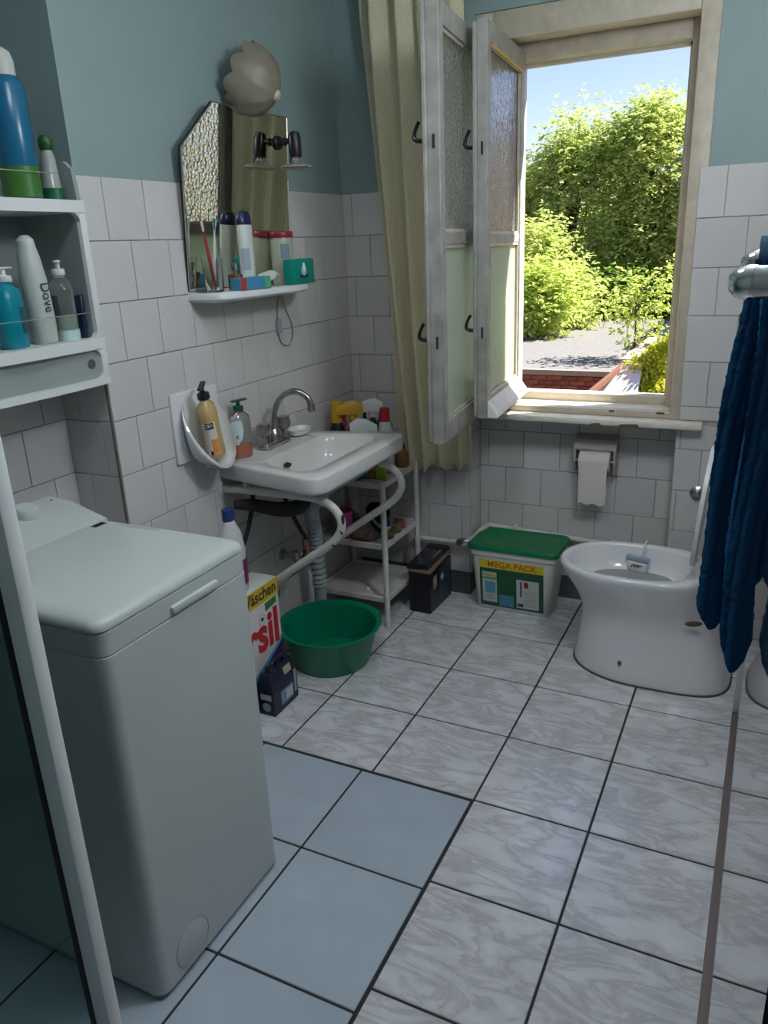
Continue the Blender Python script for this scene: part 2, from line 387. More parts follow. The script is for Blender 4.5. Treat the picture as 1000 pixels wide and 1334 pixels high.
# glowing globe added out of view on the right wall to brighten the room
cl = thing('added_fill_globe', 'added white opal fill globe, out of view high on the right wall', 'lamp', (1.05, .6, 2.2))
LC = V((.985, .60, 2.19))
B().lathe([(.001, -.150), (.06, -.138), (.106, -.106), (.138, -.058), (.150, 0), (.138, .058), (.106, .106), (.06, .138), (.001, .150)], 32, LC).build('globe', emit('fill_globe_glow', (.89, .945, 1.0), FILL_POWER), cl)
B().cyl(LC+V((.13, 0, 0)), (1.12, .60, 2.19), .05).build('wall_base', M_wplast, cl)

cl2 = thing('added_fill_disc', 'added flat round fill light, out of view on the ceiling above the washing machine aisle', 'lamp', (.28, .0, CZ))  # unseen disc added as weaker fill for curtain and back wall
B().lathe([(.001, CZ-.001), (.22, CZ-.001), (.22, CZ-.035), (.205, CZ-.040)], 40, (.28, .0, 0), cap1=False).build('fill_disc_body', M_wplast, cl2)
B().lathe([(.001, CZ-.050), (.14, CZ-.046), (.20, CZ-.036)], 40, (.28, .0, 0), cap1=False).build('diffuser', emit('fill_disc_glow', (.89, .945, 1.0), FILL_POWER*.62), cl2)

# ================================================================== WINDOW
win = struct('window_1', 'open double casement window with peeling cream frame', 'window', (.29, 2.1, .86))
m = B()   # inner frame
m.box((.650, 2.006, .866), (.715, 2.07, 2.33), .004); m.box((-.13, 2.006, .866), (-.065, 2.07, 2.33), .004)
m.box((-.065, 2.006, 2.235), (.650, 2.07, 2.33), .004); m.box((-.065, 2.012, .866), (.650, 2.06, .892), .004)
m.build('inner_frame', M_wood, win)
m = B()   # lining between the frames
m.box((.662, 2.07, .87), (.715, 2.17, 2.33)); m.box((-.13, 2.07, .87), (-.075, 2.17, 2.33)); m.box((-.075, 2.07, 2.25), (.662, 2.17, 2.33))
m.build('lining', M_wood, win, smooth=0)
m = B()   # outer frame
m.box((.612, 2.17, .88), (.715, 2.25, 2.33), .003); m.box((-.13, 2.17, .88), (-.004, 2.25, 2.33), .003)
m.box((-.004, 2.17, 2.187), (.612, 2.25, 2.33), .003); m.box((-.004, 2.19, .88), (.612, 2.25, .918), .003)
m.box((.600, 2.225, .918), (.612, 2.25, 2.187)); m.box((-.004, 2.225, 2.175), (.612, 2.25, 2.187))
m.build('outer_frame', M_wood, win)
box('inner_ledge', (-.12, 2.06, .84), (.70, 2.19, .884), M_sill, win, bev=.003)
box('outer_ledge', (-.13, 2.25, .84), (.715, 2.44, .885), M_sill, win, bev=.003)
ws = box('trim_1', (-.155, 1.945, .840), (.774, 2.02, .866), M_sill, bev=.008); tag(ws, 'white painted inner window sill with chipped edge', 'sill', kind='structure')
for x0, x1, h in ((.36, .405, .010), (.47, .55, .013)):
    m = B(); m.prism([(x0, 1.944, .8405), (x1, 1.944, .8405), (x1-.008, 1.944, .8405+h), (x0+.02, 1.944, .8405+h*.8), (x0+.006, 1.944, .8405+h*.6)], (0, .003, 0)); m.build('paint_chip', M_bare, ws, smooth=0)
for x, z, sx in ((.60, .889, .03), (.42, .888, .02)):
    box('paint_chip', (x, 2.0105, z-.006), (x+sx, 2.0125, z+.002), M_bare, win, smooth=0)

def leaf(name, h, fr, zb, zt, th, zr0, zr1, m_up, m_lo, mwood):
    """casement leaf from hinge h to free edge fr (xy), built as frame with two panes and two latch hooks"""
    h = V((h[0], h[1], 0)); fr = V((fr[0], fr[1], 0)); d = (fr-h); Lw = d.length; d.normalize(); n = V((d.y, -d.x, 0))
    # local x = along the leaf, y = normal (towards the room's left when open), z up
    if n.x > 0: n = -n
    Mx = Matrix(((d.x, n.x, 0, h.x), (d.y, n.y, 0, h.y), (0, 0, 1, 0), (0, 0, 0, 1)))
    st = .052; t2 = th/2
    f = B(Mx)
    f.box((0, -t2, zb), (st, t2, zt), .003, 1); f.box((Lw-st, -t2, zb), (Lw, t2, zt), .003, 1)
    f.box((Lw-.012, t2-.002, zb+.01), (Lw+.012, t2+.012, zt-.01), .003, 1)      # overlapping closing strip
    f.box((st, -t2, zt-.062), (Lw-st, t2, zt), .002, 1); f.box((st, -t2, zb), (Lw-st, t2, zb+.072), .002, 1)
    f.box((st, -t2*.8, zr0), (Lw-st, t2*.8, zr1), .002, 1)
    fo = f.build(name, mwood, win)
    B(Mx).box((st-.004, -.0025, zr1-.003), (Lw-st+.004, .0025, zt-.058)).build('upper_pane', m_up, fo, smooth=0)
    B(Mx).box((st-.004, -.0025, zb+.068), (Lw-st+.004, .0025, zr0+.003)).build('lower_pane', m_lo, fo, smooth=0)
    beads = B(Mx)
    for za, zc in ((zr1, zt-.062), (zb+.072, zr0)):
        for s in (-1, 1):
            y0 = s*.012
            beads.box((st, min(y0, s*.004), za), (st+.010, max(y0, s*.004), zc)); beads.box((Lw-st-.010, min(y0, s*.004), za), (Lw-st, max(y0, s*.004), zc))
            beads.box((st+.010, min(y0, s*.004), za), (Lw-st-.010, max(y0, s*.004), za+.010)); beads.box((st+.010, min(y0, s*.004), zc-.010), (Lw-st-.010, max(y0, s*.004), zc))
    beads.build('glazing_bead', M_wood, fo, smooth=0)
    for zl in (1.845, 1.243):
        k = B(Mx); x = Lw-.022; y = t2+.010
        k.box((x-.012, t2-.001, zl-.03), (x+.012, t2+.004, zl+.03), .002, 1)
        k.tube([(x, t2, zl), (x, t2+.028, zl-.002), (x, t2+.046, zl+.006), (x, t2+.043, zl+.028), (x, t2+.030, zl+.052)], [.007, .0065, .007, .0055, .006], 8, 5)
        k.build('latch_hook', M_black, fo)
        B(Mx).box((Lw-.0005, -.004, zl-.028), (Lw+.0022, .003, zl+.012)).build('keep_slot', M_dark, fo, smooth=0)
    return fo, Mx, Lw
l1, MX1, LW1 = leaf('inner_casement', (-.085, 1.985), (-.012, 1.29), .892, 2.215, .042, 1.538, 1.578, M_glasscell, M_glassfrost, M_woodg)
l2, MX2, LW2 = leaf('outer_casement', (-.006, 2.165), (.040, 1.585), .922, 2.215, .036, 1.536, 1.566, M_glasswave, M_glassfrost, M_woodg)
m = B(MX2); m.prism([(.02, -.018, .925), (.02, -.055, .925), (.02, -.05, .94), (.02, -.018, .985)], (LW2-.03, 0, 0)); m.build('weather_bar', M_sill, l2, smooth=0)
m = B(MX2); m.box((.03, -.0195, 2.140), (LW2-.06, -.018, 2.152)); m.build('worn_strip', mat('ochre_old_paint', (.55, .33, .10), .6), l2, smooth=0)

# ================================================================== CURTAIN
def curtain():
    nu, nv = 120, 50; vs = []
    for j in range(nv):
        t = j/(nv-1); z = .60+t*1.93
        for i in range(nu):
            s = i/(nu-1)
            xl = -.452-.085*min(1, t*1.1)-.03*t; xr = -.125-.03*t
            x = xl+(xr-xl)*s+.006*math.sin(9*s+5*t)
            y = 1.915+(.020+.012*math.sin(3*s+1))*math.sin(s*2*PI*4.3+.8*math.sin(2.5*t+2*s))*(1.15-.3*t)+.005*math.sin(s*2*PI*9+t*3)
            zz = z+(.012*math.sin(s*2*PI*6.5+2)+.035*s if j == 0 else (.035*s*(1-t) if j else 0))
            vs.append((x, y, zz))
    fs = [(j*nu+i, j*nu+i+1, (j+1)*nu+i+1, (j+1)*nu+i) for j in range(nv-1) for i in range(nu-1)]
    ct = thing('curtain', 'cream ribbed curtain hanging in folds left of the open window', 'curtain', (-.3, 1.92, .6))
    o = B().add(vs, fs).build('curtain_cloth', M_curtain, ct, smooth=180); curve_uv(o, nu, nv)
    sm = o.modifiers.new('thick', 'SOLIDIFY'); sm.thickness = .0025
    r = B(); r.cyl((-.70, 1.915, 2.535), (.85, 1.915, 2.535), .010)
    ro = r.build('curtain_rod', M_wpaint, ct)
    for x in (-.66, .80): B().box((x-.008, 1.915, 2.525), (x+.008, 2.0, 2.545)).build('rod_bracket', M_wpaint, ct)
curtain()

# ================================================================== WASHING MACHINE
def machine():
    t = thing('washing_machine', 'white top-loading washing machine standing in the wall niche', 'washing machine', (-.37, .01, 0))
    x0, x1, y0, y1 = -.68, -.058, -.222, .236
    def mring(z, ins, xa=None, r=.030):
        a, b, c, d = (x0 if xa is None else xa)+(ins if xa is None else 0), x1-ins, y0+ins, y1-ins; ring = []
        for cx, cy, a0 in ((b-r, c+r, -90), (b-r, d-r, 0)):
            for k in range(9):
                an = math.radians(a0+k*11.25); ring.append((cx+r*math.cos(an), cy+r*math.sin(an), z))
        return ring+[(a, d, z), (a, c, z)]
    B().rings([mring(.012, .004), mring(.016, 0), mring(.8465, 0), mring(.8475, .0015)]).build('body', M_machine, t, smooth=30)
    for x in (x0+.05, x1-.05):
        for y in (y0+.05, y1-.05): B().cyl((x, y, .0), (x, y, .02), .02).build('foot', M_black, t)
    B().rings([mring(.8485, .003), mring(.8495, .003), mring(.8505, .0005), mring(.896, .0005), mring(.897, .002)]).build('upper_trim', M_machine, t, smooth=30)
    lid = B().rings([mring(.898, .0035, -.478), mring(.8995, .0035, -.478), mring(.9005, .0, -.478), mring(.906, .0, -.478), mring(.914, .003, -.478), mring(.920, .009, -.478), mring(.924, .018, -.478), mring(.9265, .032, -.478)]).build('lid', M_machine, t, smooth=50)
    # control panel, raised towards the back
    m = B(); m.prism([(-.478, y0+.002, .897), (-.68, y0+.002, .897), (-.68, y0+.002, .962), (-.60, y0+.002, .957), (-.482, y0+.002, .924)], (0, y1-y0-.004, 0)); cp = m.build('control_panel', M_machine, t, smooth=20)
    M = Matrix.Translation((-.612, .105, .9575)) @ Euler((0, math.radians(15.6), 0)).to_matrix().to_4x4()
    kb = B(M); kb.lathe([(.031, -.006), (.031, .006), (.027, .022), (.024, .025), (.001, .025)], 28, cap0=True); kb.build('program_knob', M_machine, cp)
    for i in range(7): B(M).lathe([(.0028, .0), (.0022, .0015)], 8, (.030-.05*(i % 2), -.03+.025*i, -.0015 if i%2==0 else .004)).build('indicator_button', M_black if i % 3 else M_dplast, cp)
    # handle
    m = B(); m.box((x1-.006, -.033, .855), (x1+.008, .116, .873), .005, 2); m.build('lid_handle', M_machine, lid)
    # round filter cover
    m = B(); m.lathe([(.052, .0), (.052, .0012), (.049, .0022), (.001, .0022)], 36, (x1-.0005, -.112, .072), (1, 0, 0)); m.build('filter_cover', M_machine, t)
    m = B(); 
    ring = [(x1+.0004, -.112+.0545*math.cos(a), .072+.0545*math.sin(a)) for a in [2*PI*k/36 for k in range(37)]]
    m.tube(ring, .0011, 6, 0); m.build('filter_seam', M_dplast, t)
    box('badge', (-.468, .165, .9262), (-.450, .200, .9272), M_black, t, smooth=0)
    m = B(); n = 22
    m.prism([(-.33+-.02+.07*math.cos(2*PI*k/n)*(1+.06*math.sin(3*k)), .205+.010*math.sin(2*PI*k/n)*(1+.3*math.cos(2*k)), .9264) for k in range(n)], (0, 0, .0003))
    m.build('stain', mat('tan_stain', (.42, .42, .36), .5), t, smooth=0)
machine()

# ================================================================== SHOWER GLASS
def left_screen():
    t = thing('glass_door', 'green tinted glass shower door with white edge profile at the left', 'shower door', (-.3, -.5, 0))
    box('edge_profile', (.119, -.512, .012), (.153, -.488, 1.95), M_enamel, t, bev=.004)
    box('rubber_seal', (.100, -.508, .012), (.119, -.492, 1.95), M_rubber, t, bev=.002)
    box('glass_pane', (-.85, -.503, .02), (.100, -.497, 1.95), M_glassgreen, t, smooth=0)
    box('bottom_profile', (-.85, -.510, .0), (.153, -.490, .02), M_wpaint, t)
    box('wall_profile', (-.915, -.515, .0), (-.85, -.485, 1.95), M_wpaint, t, bev=.003)
left_screen()
def right_screen():
    t = thing('glass_screen', 'clear glass shower screen on a grey floor rail at the right', 'shower screen', (1.0, .3, 0))
    box('glass_pane', (.9965, -.9, .02), (1.0035, 1.40, 1.95), M_glassclear, t, smooth=0)
    box('floor_rail', (.986, -.9, 0), (1.016, 1.41, .022), mat('brown_grey_rail', (.20, .165, .15), .45, .2), t, bev=.003)
    box('end_profile', (.986, 1.385, .022), (1.02, 1.425, 1.95), mat('brushed_profile', (.55, .54, .52), .3, .7), t, bev=.004)
    for i, (y, z, x0) in enumerate(((-.27, 1.497, .936), (-.148, 1.508, .940))):
        k = B(); k.lathe([(.001, -.004), (.008, -.003), (.0135, .003), (.0165, .012), (.0165, .02), (.0155, .022), (.0155, 1.115-x0)], 28, (x0, y, z), (1, 0, 0)); k.build('towel_peg', M_chrome, t)
right_screen()
def towel():
    t = thing('towel', 'blue terry towel bunched over the chrome peg of the shower screen', 'towel', (.96, -.26, 1.1))
    def sheet(name, xs, yc, z0, z1, amp, ph, m, hem=0, flare=0):
        nu, nv = 36, 60; vs = []
        for j in range(nv):
            tt = j/(nv-1); z = z1+(z0-z1)*tt
            for i in range(nu):
                s = i/(nu-1)
                x = xs[0]+(xs[1]-xs[0])*s-flare*tt*(1-s)+.004*math.sin(6*tt+ph)
                y = yc+amp*(.3+.7*tt)*math.sin(s*PI*2.1+ph+1.2*tt)+.0012*math.sin(20*s+9*tt)
                zz = z+(.022*math.sin(s*PI)*-1+hem*s if j == nv-1 else hem*s*tt*tt)-.02*tt*tt*math.sin(s*PI)
                vs.append((x, y, zz))
        fs = [(j*nu+i, j*nu+i+1, (j+1)*nu+i+1, (j+1)*nu+i) for j in range(nv-1) for i in range(nu-1)]
        o = B().add(vs, fs).build(name, m, t, smooth=180); curve_uv(o, nu, nv)
        sm = o.modifiers.new('thick', 'SOLIDIFY'); sm.thickness = .007; sm.offset = 0
        tx = bpy.data.textures.new(name+'_pile', 'CLOUDS'); tx.noise_scale = .006
        ss = o.modifiers.new('sub', 'SUBSURF'); ss.levels = 1; ss.render_levels = 2
        dp = o.modifiers.new('pile', 'DISPLACE'); dp.texture = tx; dp.strength = .004
        return o
    sheet('front_fold', (.958, .992), -.178, 1.075, 1.515, .005, .3, M_towel, .0, .0)
    sheet('side_fold', (.944, .966), -.160, 1.105, 1.515, .005, 1.7, M_towel, .03, .020)
    sheet('rear_fold', (.952, .992), -.120, 1.150, 1.515, .005, 2.7, M_towel, -.01, 0)
    vs = []; nu, nv = 12, 14                              # the part that lies over the rear peg
    for j in range(nv):
        a = PI*j/(nv-1)
        for i in range(nu): vs.append((.954+.039*i/(nu-1), -.148-.026*math.cos(a), 1.512+.022*math.sin(a)))
    o = B().add(vs, [(j*nu+i, j*nu+i+1, (j+1)*nu+i+1, (j+1)*nu+i) for j in range(nv-1) for i in range(nu-1)]).build('fold_over_peg', M_towel2, t, smooth=180); curve_uv(o, nu, nv)
    sm = o.modifiers.new('thick', 'SOLIDIFY'); sm.thickness = .007; sm.offset = 0
towel()
# ================================================================== SINK AND ITS SURROUNDINGS
def sink_ring(sc, z, dx=0, dy=0, back=-.728, inner=0):
    """outline of the sink: narrower at the wall, rounded front corners"""
    pts = []; yc = 1.245; n = 15
    hw_b, hw_f, xf = .255, .352, -.268
    xb = back+inner*.150
    if inner: hw_b, hw_f, xf = .205, .285, -.345
    corners = [(xb, yc-hw_b, .02 if not inner else .07), (xf, yc-hw_f, .085 if not inner else .11), (xf, yc+hw_f, .085 if not inner else .11), (xb, yc+hw_b, .02 if not inner else .07)]
    for k in range(4):
        p0 = V(corners[k-1][:2]); p1 = V(corners[k][:2]); p2 = V(corners[(k+1) % 4][:2]); r = corners[k][2]
        a = p1+(p0-p1).normalized()*r; b = p1+(p2-p1).normalized()*r
        for i in range(n):
            t = i/(n-1); q = a*(1-t)**2+p1*2*t*(1-t)+b*t*t; pts.append(q)
    if not inner:                                           # slight bow of the front edge
        pts = [V((q.x+(.012*(1-((q.y-yc)/.36)**2) if q.x > -.35 else 0), q.y)) for q in pts]
    cx = -.50+dx; c = V((cx, yc+dy))
    return [V(((q.x-c.x)*sc+c.x, (q.y-c.y)*sc+c.y, z)) for q in pts]
def sink():
    t = thing('wash_basin', 'white ceramic wash basin mounted below the mirror', 'sink', (-.5, 1.245, .8))
    o = []
    o.append([V((p.x, p.y, .70)) for p in sink_ring(.30, .70)])
    for sc, z in ((.42, .705), (.60, .73), (.78, .765), (.90, .79)): o.append([V((max(p.x, -.728), p.y, p.z)) for p in sink_ring(sc, z)])
    o.append(sink_ring(.975, .792)); o.append(sink_ring(.995, .797)); o.append(sink_ring(1, .806)); o.append(sink_ring(1, .842)); o.append(sink_ring(.995, .848)); o.append(sink_ring(.985, .851))
    o.append(sink_ring(1.03, .850, inner=1)); o.append(sink_ring(1.0, .845, inner=1)); o.append(sink_ring(.965, .828, inner=1)); o.append(sink_ring(.90, .785, inner=1)); o.append(sink_ring(.78, .752, inner=1)); o.append(sink_ring(.5, .735, inner=1)); o.append(sink_ring(.12, .730, inner=1))
    B().rings(o).build('bowl', M_ceramic2, t, smooth=50)
    m = B(); m.lathe([(.001, .002), (.022, .003), (.024, .0)], 20, (-.47, 1.245, .731)); m.build('drain', M_chrome_d, t)
    m = B(); c = V((-.5665, 1.175, .806))
    ring = []
    for k in range(20):
        a = 2*PI*k/20; ring.append(c+V((0, .018*math.cos(a), .008*math.sin(a)))+V((.0, 0, 0)))
    m.prism(ring, (.012, 0, -.002)); m.build('overflow_hole', M_dark, t, smooth=0)
sink()
def faucet():
    t = thing('faucet', 'tarnished chrome mixer tap with gooseneck spout on the sink', 'faucet', (-.665, 1.245, .85))
    m = B(); m.box((-.692, 1.175, .851), (-.640, 1.335, .872), .009, 3); m.lathe([(.026, .872), (.024, .895), (.020, .905), (.015, .915)], 20, (-.663, 1.255, 0)); m.build('tap_body', M_chrome_d, t)
    m = B(); m.tube([(-.663, 1.255, .89), (-.660, 1.256, .95), (-.645, 1.262, 1.005), (-.612, 1.275, 1.044), (-.570, 1.290, 1.052), (-.535, 1.302, 1.030), (-.524, 1.306, 1.000)], .0115, 14, 7)
    m.lathe([(.014, 0), (.0145, -.022), (.0125, -.026)], 16, (-.524, 1.306, 1.004)); m.build('spout', M_chrome_d, t)
    for y in (1.192, 1.322):
        m = B(); m.lathe([(.012, .868), (.012, .895), (.017, .899), (.026, .905), (.028, .930), (.024, .948), (.010, .952), (.001, .952)], 8, (-.664, y, 0)); m.build('tap_knob', M_chrome_d, t, smooth=20)
faucet()
def pump_bottle(name, label, c, M, body, liquid, pump, r, h, label_col, sx=1.0, group=None, liq_h=1.0, cat='bottle'):
    t = thing(name, label, cat, c, group)
    Mx = Matrix.Translation(c) @ M
    m = B(Mx); m.lathe([(.001, 0), (r*.9, .0), (r, .006), (r, h*.62), (r*.92, h*.72), (r*.45, h*.80), (r*.38, h*.83)], 24, sx=sx, cap0=True); m.build('bottle_body', body, t)
    if liquid:
        hh = h*.62*liq_h
        m = B(Mx); m.lathe([(.001, .003), (r*.88, .003), (r*.955, .008), (r*.955, hh), (.001, hh)], 24, sx=sx); m.build('liquid', liquid, t)
    m = B(Mx); m.lathe([(r*.42, h*.825), (r*.45, h*.835), (r*.43, h*.90), (r*.18, h*.91), (r*.16, h*.98), (.001, h*.98)], 18)
    m.box((-r*.22, -r*.65, h*.975), (r*.22, r*.9, h*1.01), r*.08, 1); m.build('pump', pump, t)
    return t, Mx
# soap dish on the tiles
def soap_holder():
    t = thing('soap_holder', 'white ceramic scoop-shaped soap holder fixed to the tiled wall', 'soap holder', (-.69, .87, .95))
    # shell: rim loop tilted, body bulging towards the wall plate
    yc = .895; rim = []; outer = []; N = 40
    rings = []
    def pt(a, k):
        # a: angle around the tilted rim, k 0..1 from rim to bottom
        cy = math.cos(a); sy = math.sin(a)
        rx, ry = .120, .105
        p = V((-.664+.060*cy, yc+ry*sy*(1-.10*cy), .985-.118*cy*1.0+.010*sy*sy))     # rim
        bot = V((-.690, yc, .905))
        q = p.lerp(bot, k); 
        bul = math.sin(k*PI*.5); q.z = p.z+(.880-p.z)*(bul**1.5) if p.z > .88 else p.z-.01*k
        q.x = p.x+(-.70-p.x)*k*k; q.y = p.y+(yc-p.y)*k**2.5
        return q
    outer = [[pt(2*PI*i/N, k) for i in range(N)] for k in (1, .9, .75, .6, .45, .3, .15, .05, 0)]
    inner = [[pt(2*PI*i/N, k)+V((.0, 0, .008)) for i in range(N)] for k in (.02, .15, .3, .45, .6, .75, .9, .97)]
    sh = lambda ring, f: [V((p.x, yc+(p.y-yc)*f, p.z)) for p in ring]
    inner = [sh(r, .93) for r in inner]
    B().rings(outer+inner).build('scoop', M_ceramic, t, smooth=60)
    box('back_plate', (-.7245, yc-.118, .895), (-.712, yc+.118, 1.125), M_ceramic, t, bev=.005)
soap_holder()
Mt = Euler((math.radians(13), math.radians(-4), .5)).to_matrix().to_4x4()
t, Mx = pump_bottle('soap_bottle', 'amber liquid soap bottle with black pump in the wall soap holder', (-.662, .912, .905), Mt, M_liquid_y, None, M_black, .046, .245, None, .66)
def wrap_label(Mx, r, sx, z0, z1, a0, a1, m, name, parent, off=.0006, n=10):
    q = B(Mx); rr = r+off
    a = [a0+(a1-a0)*k/n for k in range(n+1)]
    q.rings([[(rr*sx*math.cos(x), rr*math.sin(x), z0) for x in a], [(rr*sx*math.cos(x), rr*math.sin(x), z1) for x in a]], False, False, closed=False)
    return q.build(name, m, parent)
def band_text(Mx, s, size, z, ang, r, sx, m, parent, name='lettering', off=.0012, rot=False, align='CENTER'):
    p = Mx @ V(((r+off)*sx*math.cos(ang), (r+off)*math.sin(ang), z)); R3 = Mx.to_3x3()
    right = R3 @ V((-math.sin(ang)*sx, math.cos(ang), 0)); up = R3 @ V((0, 0, 1))
    if rot: right, up = -up, right
    return text(name, s, size, m, parent, p, right, up, .0002, align)
A1 = -1.45
wrap_label(Mx, .046, .66, .020, .135, A1-.7, A1+.7, P(.78, .72, .66), 'label', t)
wrap_label(Mx, .046, .66, .022, .075, A1-.05, A1+.68, P(.80, .30, .06), 'label', t, .0009)
wrap_label(Mx, .046, .66, .112, .134, A1-.5, A1+.5, M_navy, 'label', t, .0009)
band_text(Mx, 'CIEN', .017, .118, A1, .046, .66, P(.85, .85, .85), t)
wrap_label(Mx, .046, .66, .020, .034, A1-.4, A1-.1, M_navy, 'label', t, .0009)

t, Mx = pump_bottle('soap_bottle', 'clear pump bottle with orange soap and green pump on the sink', (-.682, 1.078, .8505), Matrix.Rotation(-.25, 4, 'Z'), M_clearplast, M_liquid_o, mat('dark_green_plastic', (.0, .09, .05), .35), .043, .205, None, .62, liq_h=.42)
A2 = -.80
for k in range(9):
    w = math.sqrt(max(.02, 1-((k-5.2)/5.2)**2)) if k > 1 else (.25, .55)[k]
    wrap_label(Mx, .0437, .62, .052+.0095*k, .052+.0095*(k+1), A2-.62*w, A2+.62*w, P(.55, .68, .68), 'label', t, .0003)
for i in range(6): wrap_label(Mx, .0452, .62, .074, .086, A2-.12+.05*i, A2-.12+.05*i+.022, M_black, 'barcode', t, .0002, 2)
# soap dish
t = thing('soap_dish', 'small white oval soap dish on the far corner of the sink', 'soap dish', (-.668, 1.435, .851))
B().lathe([(.001, .002), (.032, .0), (.050, .006), (.057, .022), (.060, .026), (.056, .027), (.048, .012), (.001, .009)], 28, (-.668, 1.435, .851), sx=.72).build('dish', M_wplast, t)

# bracket of white painted tube below the sink
t = thing('sink_bracket', 'chipped white tube bracket with two loops carrying the sink', 'bracket', (-.6, 1.22, .6))
for y in (.998, 1.475):
    m = B(); m.tube([(-.712, y, .752), (-.60, y, .756), (-.42, y, .757), (-.33, y, .752), (-.272, y, .726), (-.247, y, .678), (-.262, y, .632), (-.305, y, .588), (-.40, y, .520), (-.55, y, .410), (-.712, y, .292)], .0145, 14, 6)
    m.build('tube_loop', M_wpaint, t)
    for z in (.752, .292): B().lathe([(.028, 0), (.028, .006), (.02, .009)], 16, (-.7245, y, z), (1, 0, 0)).build('wall_flange', M_wpaint, t)
    for x in (-.62, -.35):
        B().lathe([(.014, .765), (.011, .78), (.013, .794 if x < -.5 else .786)], 12, (x, y, 0)).build('spacer', M_wpaint, t)
for (x, z, a, l) in ((-.2475, .695, .1, .03), (-.255, .655, .5, .022), (-.29, .600, .9, .014)):
    m = B(); m.lathe([(.001, 0), (.007, .0005), (.010, .0), (.004, -.001)], 9, (x+.0125, .988, z), (.8, -.6, .1), sx=.6, sy=l/.016); m.build('bare_patch', M_rust, t)
# drain pipe, hoses, valves
t = thing('drain_pipe', 'grey corrugated drain hose below the sink', 'pipe', (-.47, 1.23, .2))
pts = [V((-.555, 1.255, .672)), V((-.552, 1.285, .668)), V((-.57, 1.315, .61)), V((-.60, 1.385, .48)), V((-.61, 1.405, .36)), V((-.615, 1.42, .22))]
m = B(); n = 30; path = []; rad = []
for k in range(n*4+1):
    u = k/(n*4)*(len(pts)-1); i = min(int(u), len(pts)-2); f = u-i
    p0 = pts[max(i-1, 0)]; p1 = pts[i]; p2 = pts[i+1]; p3 = pts[min(i+2, len(pts)-1)]
    path.append(.5*((2*p1)+(p2-p0)*f+(2*p0-5*p1+4*p2-p3)*f*f+(3*p1-p0-3*p2+p3)*f**3)); rad.append(.0275+.004*math.cos(2*PI*k/4))
m.tube(path, rad, 14, 0); m.build('corrugated_hose', M_dplast, t)
m = B(); m.tube([(-.615, 1.42, .23), (-.62, 1.425, .15), (-.625, 1.43, .0)], .026, 14, 4); m.build('stand_pipe', M_dplast, t)
m = B(); m.tube([(-.52, 1.24, .665), (-.545, 1.19, .638), (-.58, 1.12, .650), (-.63, 1.03, .690), (-.67, .985, .70)], [.026, .030, .027, .022, .016], 12, 5); m.build('trap', M_rubber, t)
m = B(); m.lathe([(.026, .64), (.030, .66), (.030, .70), (.022, .715)], 16, (-.47, 1.245, 0)); m.tube([(-.47, 1.245, .66), (-.495, 1.235, .640), (-.53, 1.24, .65), (-.555, 1.255, .675)], .02, 12, 5); m.build('trap_elbow', M_gplast, t)
t = thing('water_hose', 'pair of black flexible water hoses hanging from the tap below the sink', 'hose', (-.65, 1.1, .4))
for pl in ([(-.66, 1.10, .78), (-.655, 1.06, .66), (-.66, 1.0, .55), (-.70, .93, .43), (-.71, .93, .33)], [(-.64, 1.22, .72), (-.60, 1.22, .62), (-.575, 1.245, .53), (-.57, 1.27, .47), (-.60, 1.25, .36), (-.70, 1.22, .30)]):
    m = B(); m.tube(pl, .0085, 8, 6); m.build('hose', M_rubber, t)
m = B(); m.cyl((-.572, 1.262, .482), (-.570, 1.27, .44), .0105); m.build('copper_fitting', mat('copper_fitting', (.45, .16, .10), .4, .8), t)
for i, (y, z) in enumerate(((1.105, .285), (1.325, .375))):
    t = thing('angle_valve', 'tarnished angle valve on the wall ' + ('near the detergent box' if i == 0 else 'beside the corrugated drain hose'), 'valve', (-.7, y, z))
    m = B(); m.cyl((-.7245, y, z), (-.66, y, z), .012, 12); m.lathe([(.016, -.02), (.018, 0), (.016, .02)], 12, (-.66, y, z), (0, 0, 1)); m.lathe([(.025, 0), (.026, .004), (.014, .008)], 16, (-.7245, y, z), (1, 0, 0)); m.build('valve_body', M_chrome_d, t)
    m = B(); m.cyl((-.66, y, z), (-.628, y+.01, z+.012), .008, 10); m.box((-.632, y-.016, z), (-.618, y+.034, z+.026), .005, 1); m.build('valve_handle', M_chrome_d, t)
    m = B(); m.cyl((-.66, y, z-.05), (-.66, y, z), .008, 10); m.build('valve_outlet', M_rust, t)

# ================================================================== MIRROR, SHELF, LAMPS
def mirror():
    t = thing('wall_mirror', 'frameless wall mirror with one cut-off top corner above the sink', 'mirror', (-.70, 1.23, 1.43))
    zx = lambda z: -.716+(z-1.43)*(.040/.56)
    poly = [(.937, 1.432), (.937, 1.852), (1.100, 1.992), (1.527, 1.992), (1.527, 1.432)]
    B().prism([(zx(z), y, z) for y, z in poly], (-.005, 0, 0)).build('mirror_glass', M_mirror, t, smooth=0)
    c = V((0, 1.23, 1.7)); m = B()
    m.prism([(zx(z)-.0055, y+(.002 if y > 1.2 else -.002), z+(.002 if z > 1.7 else -.002)) for y, z in poly], (-.004, 0, 0)); m.build('backing_board', M_dark, t, smooth=0)
    m = B(); m.box((-.7245, 1.20, 1.93), (-.690, 1.25, 1.95)); m.build('hanger', M_dark, t)
    # bevelled edge strips
    for (ya, za), (yb, zb) in zip(poly[:-1], poly[1:]):
        m = B(); m.tube([(zx(za)+.0002, ya, za), (zx(zb)+.0002, yb, zb)], .0018, 6, 0); m.build('polished_edge', M_chrome_d, t)
mirror()
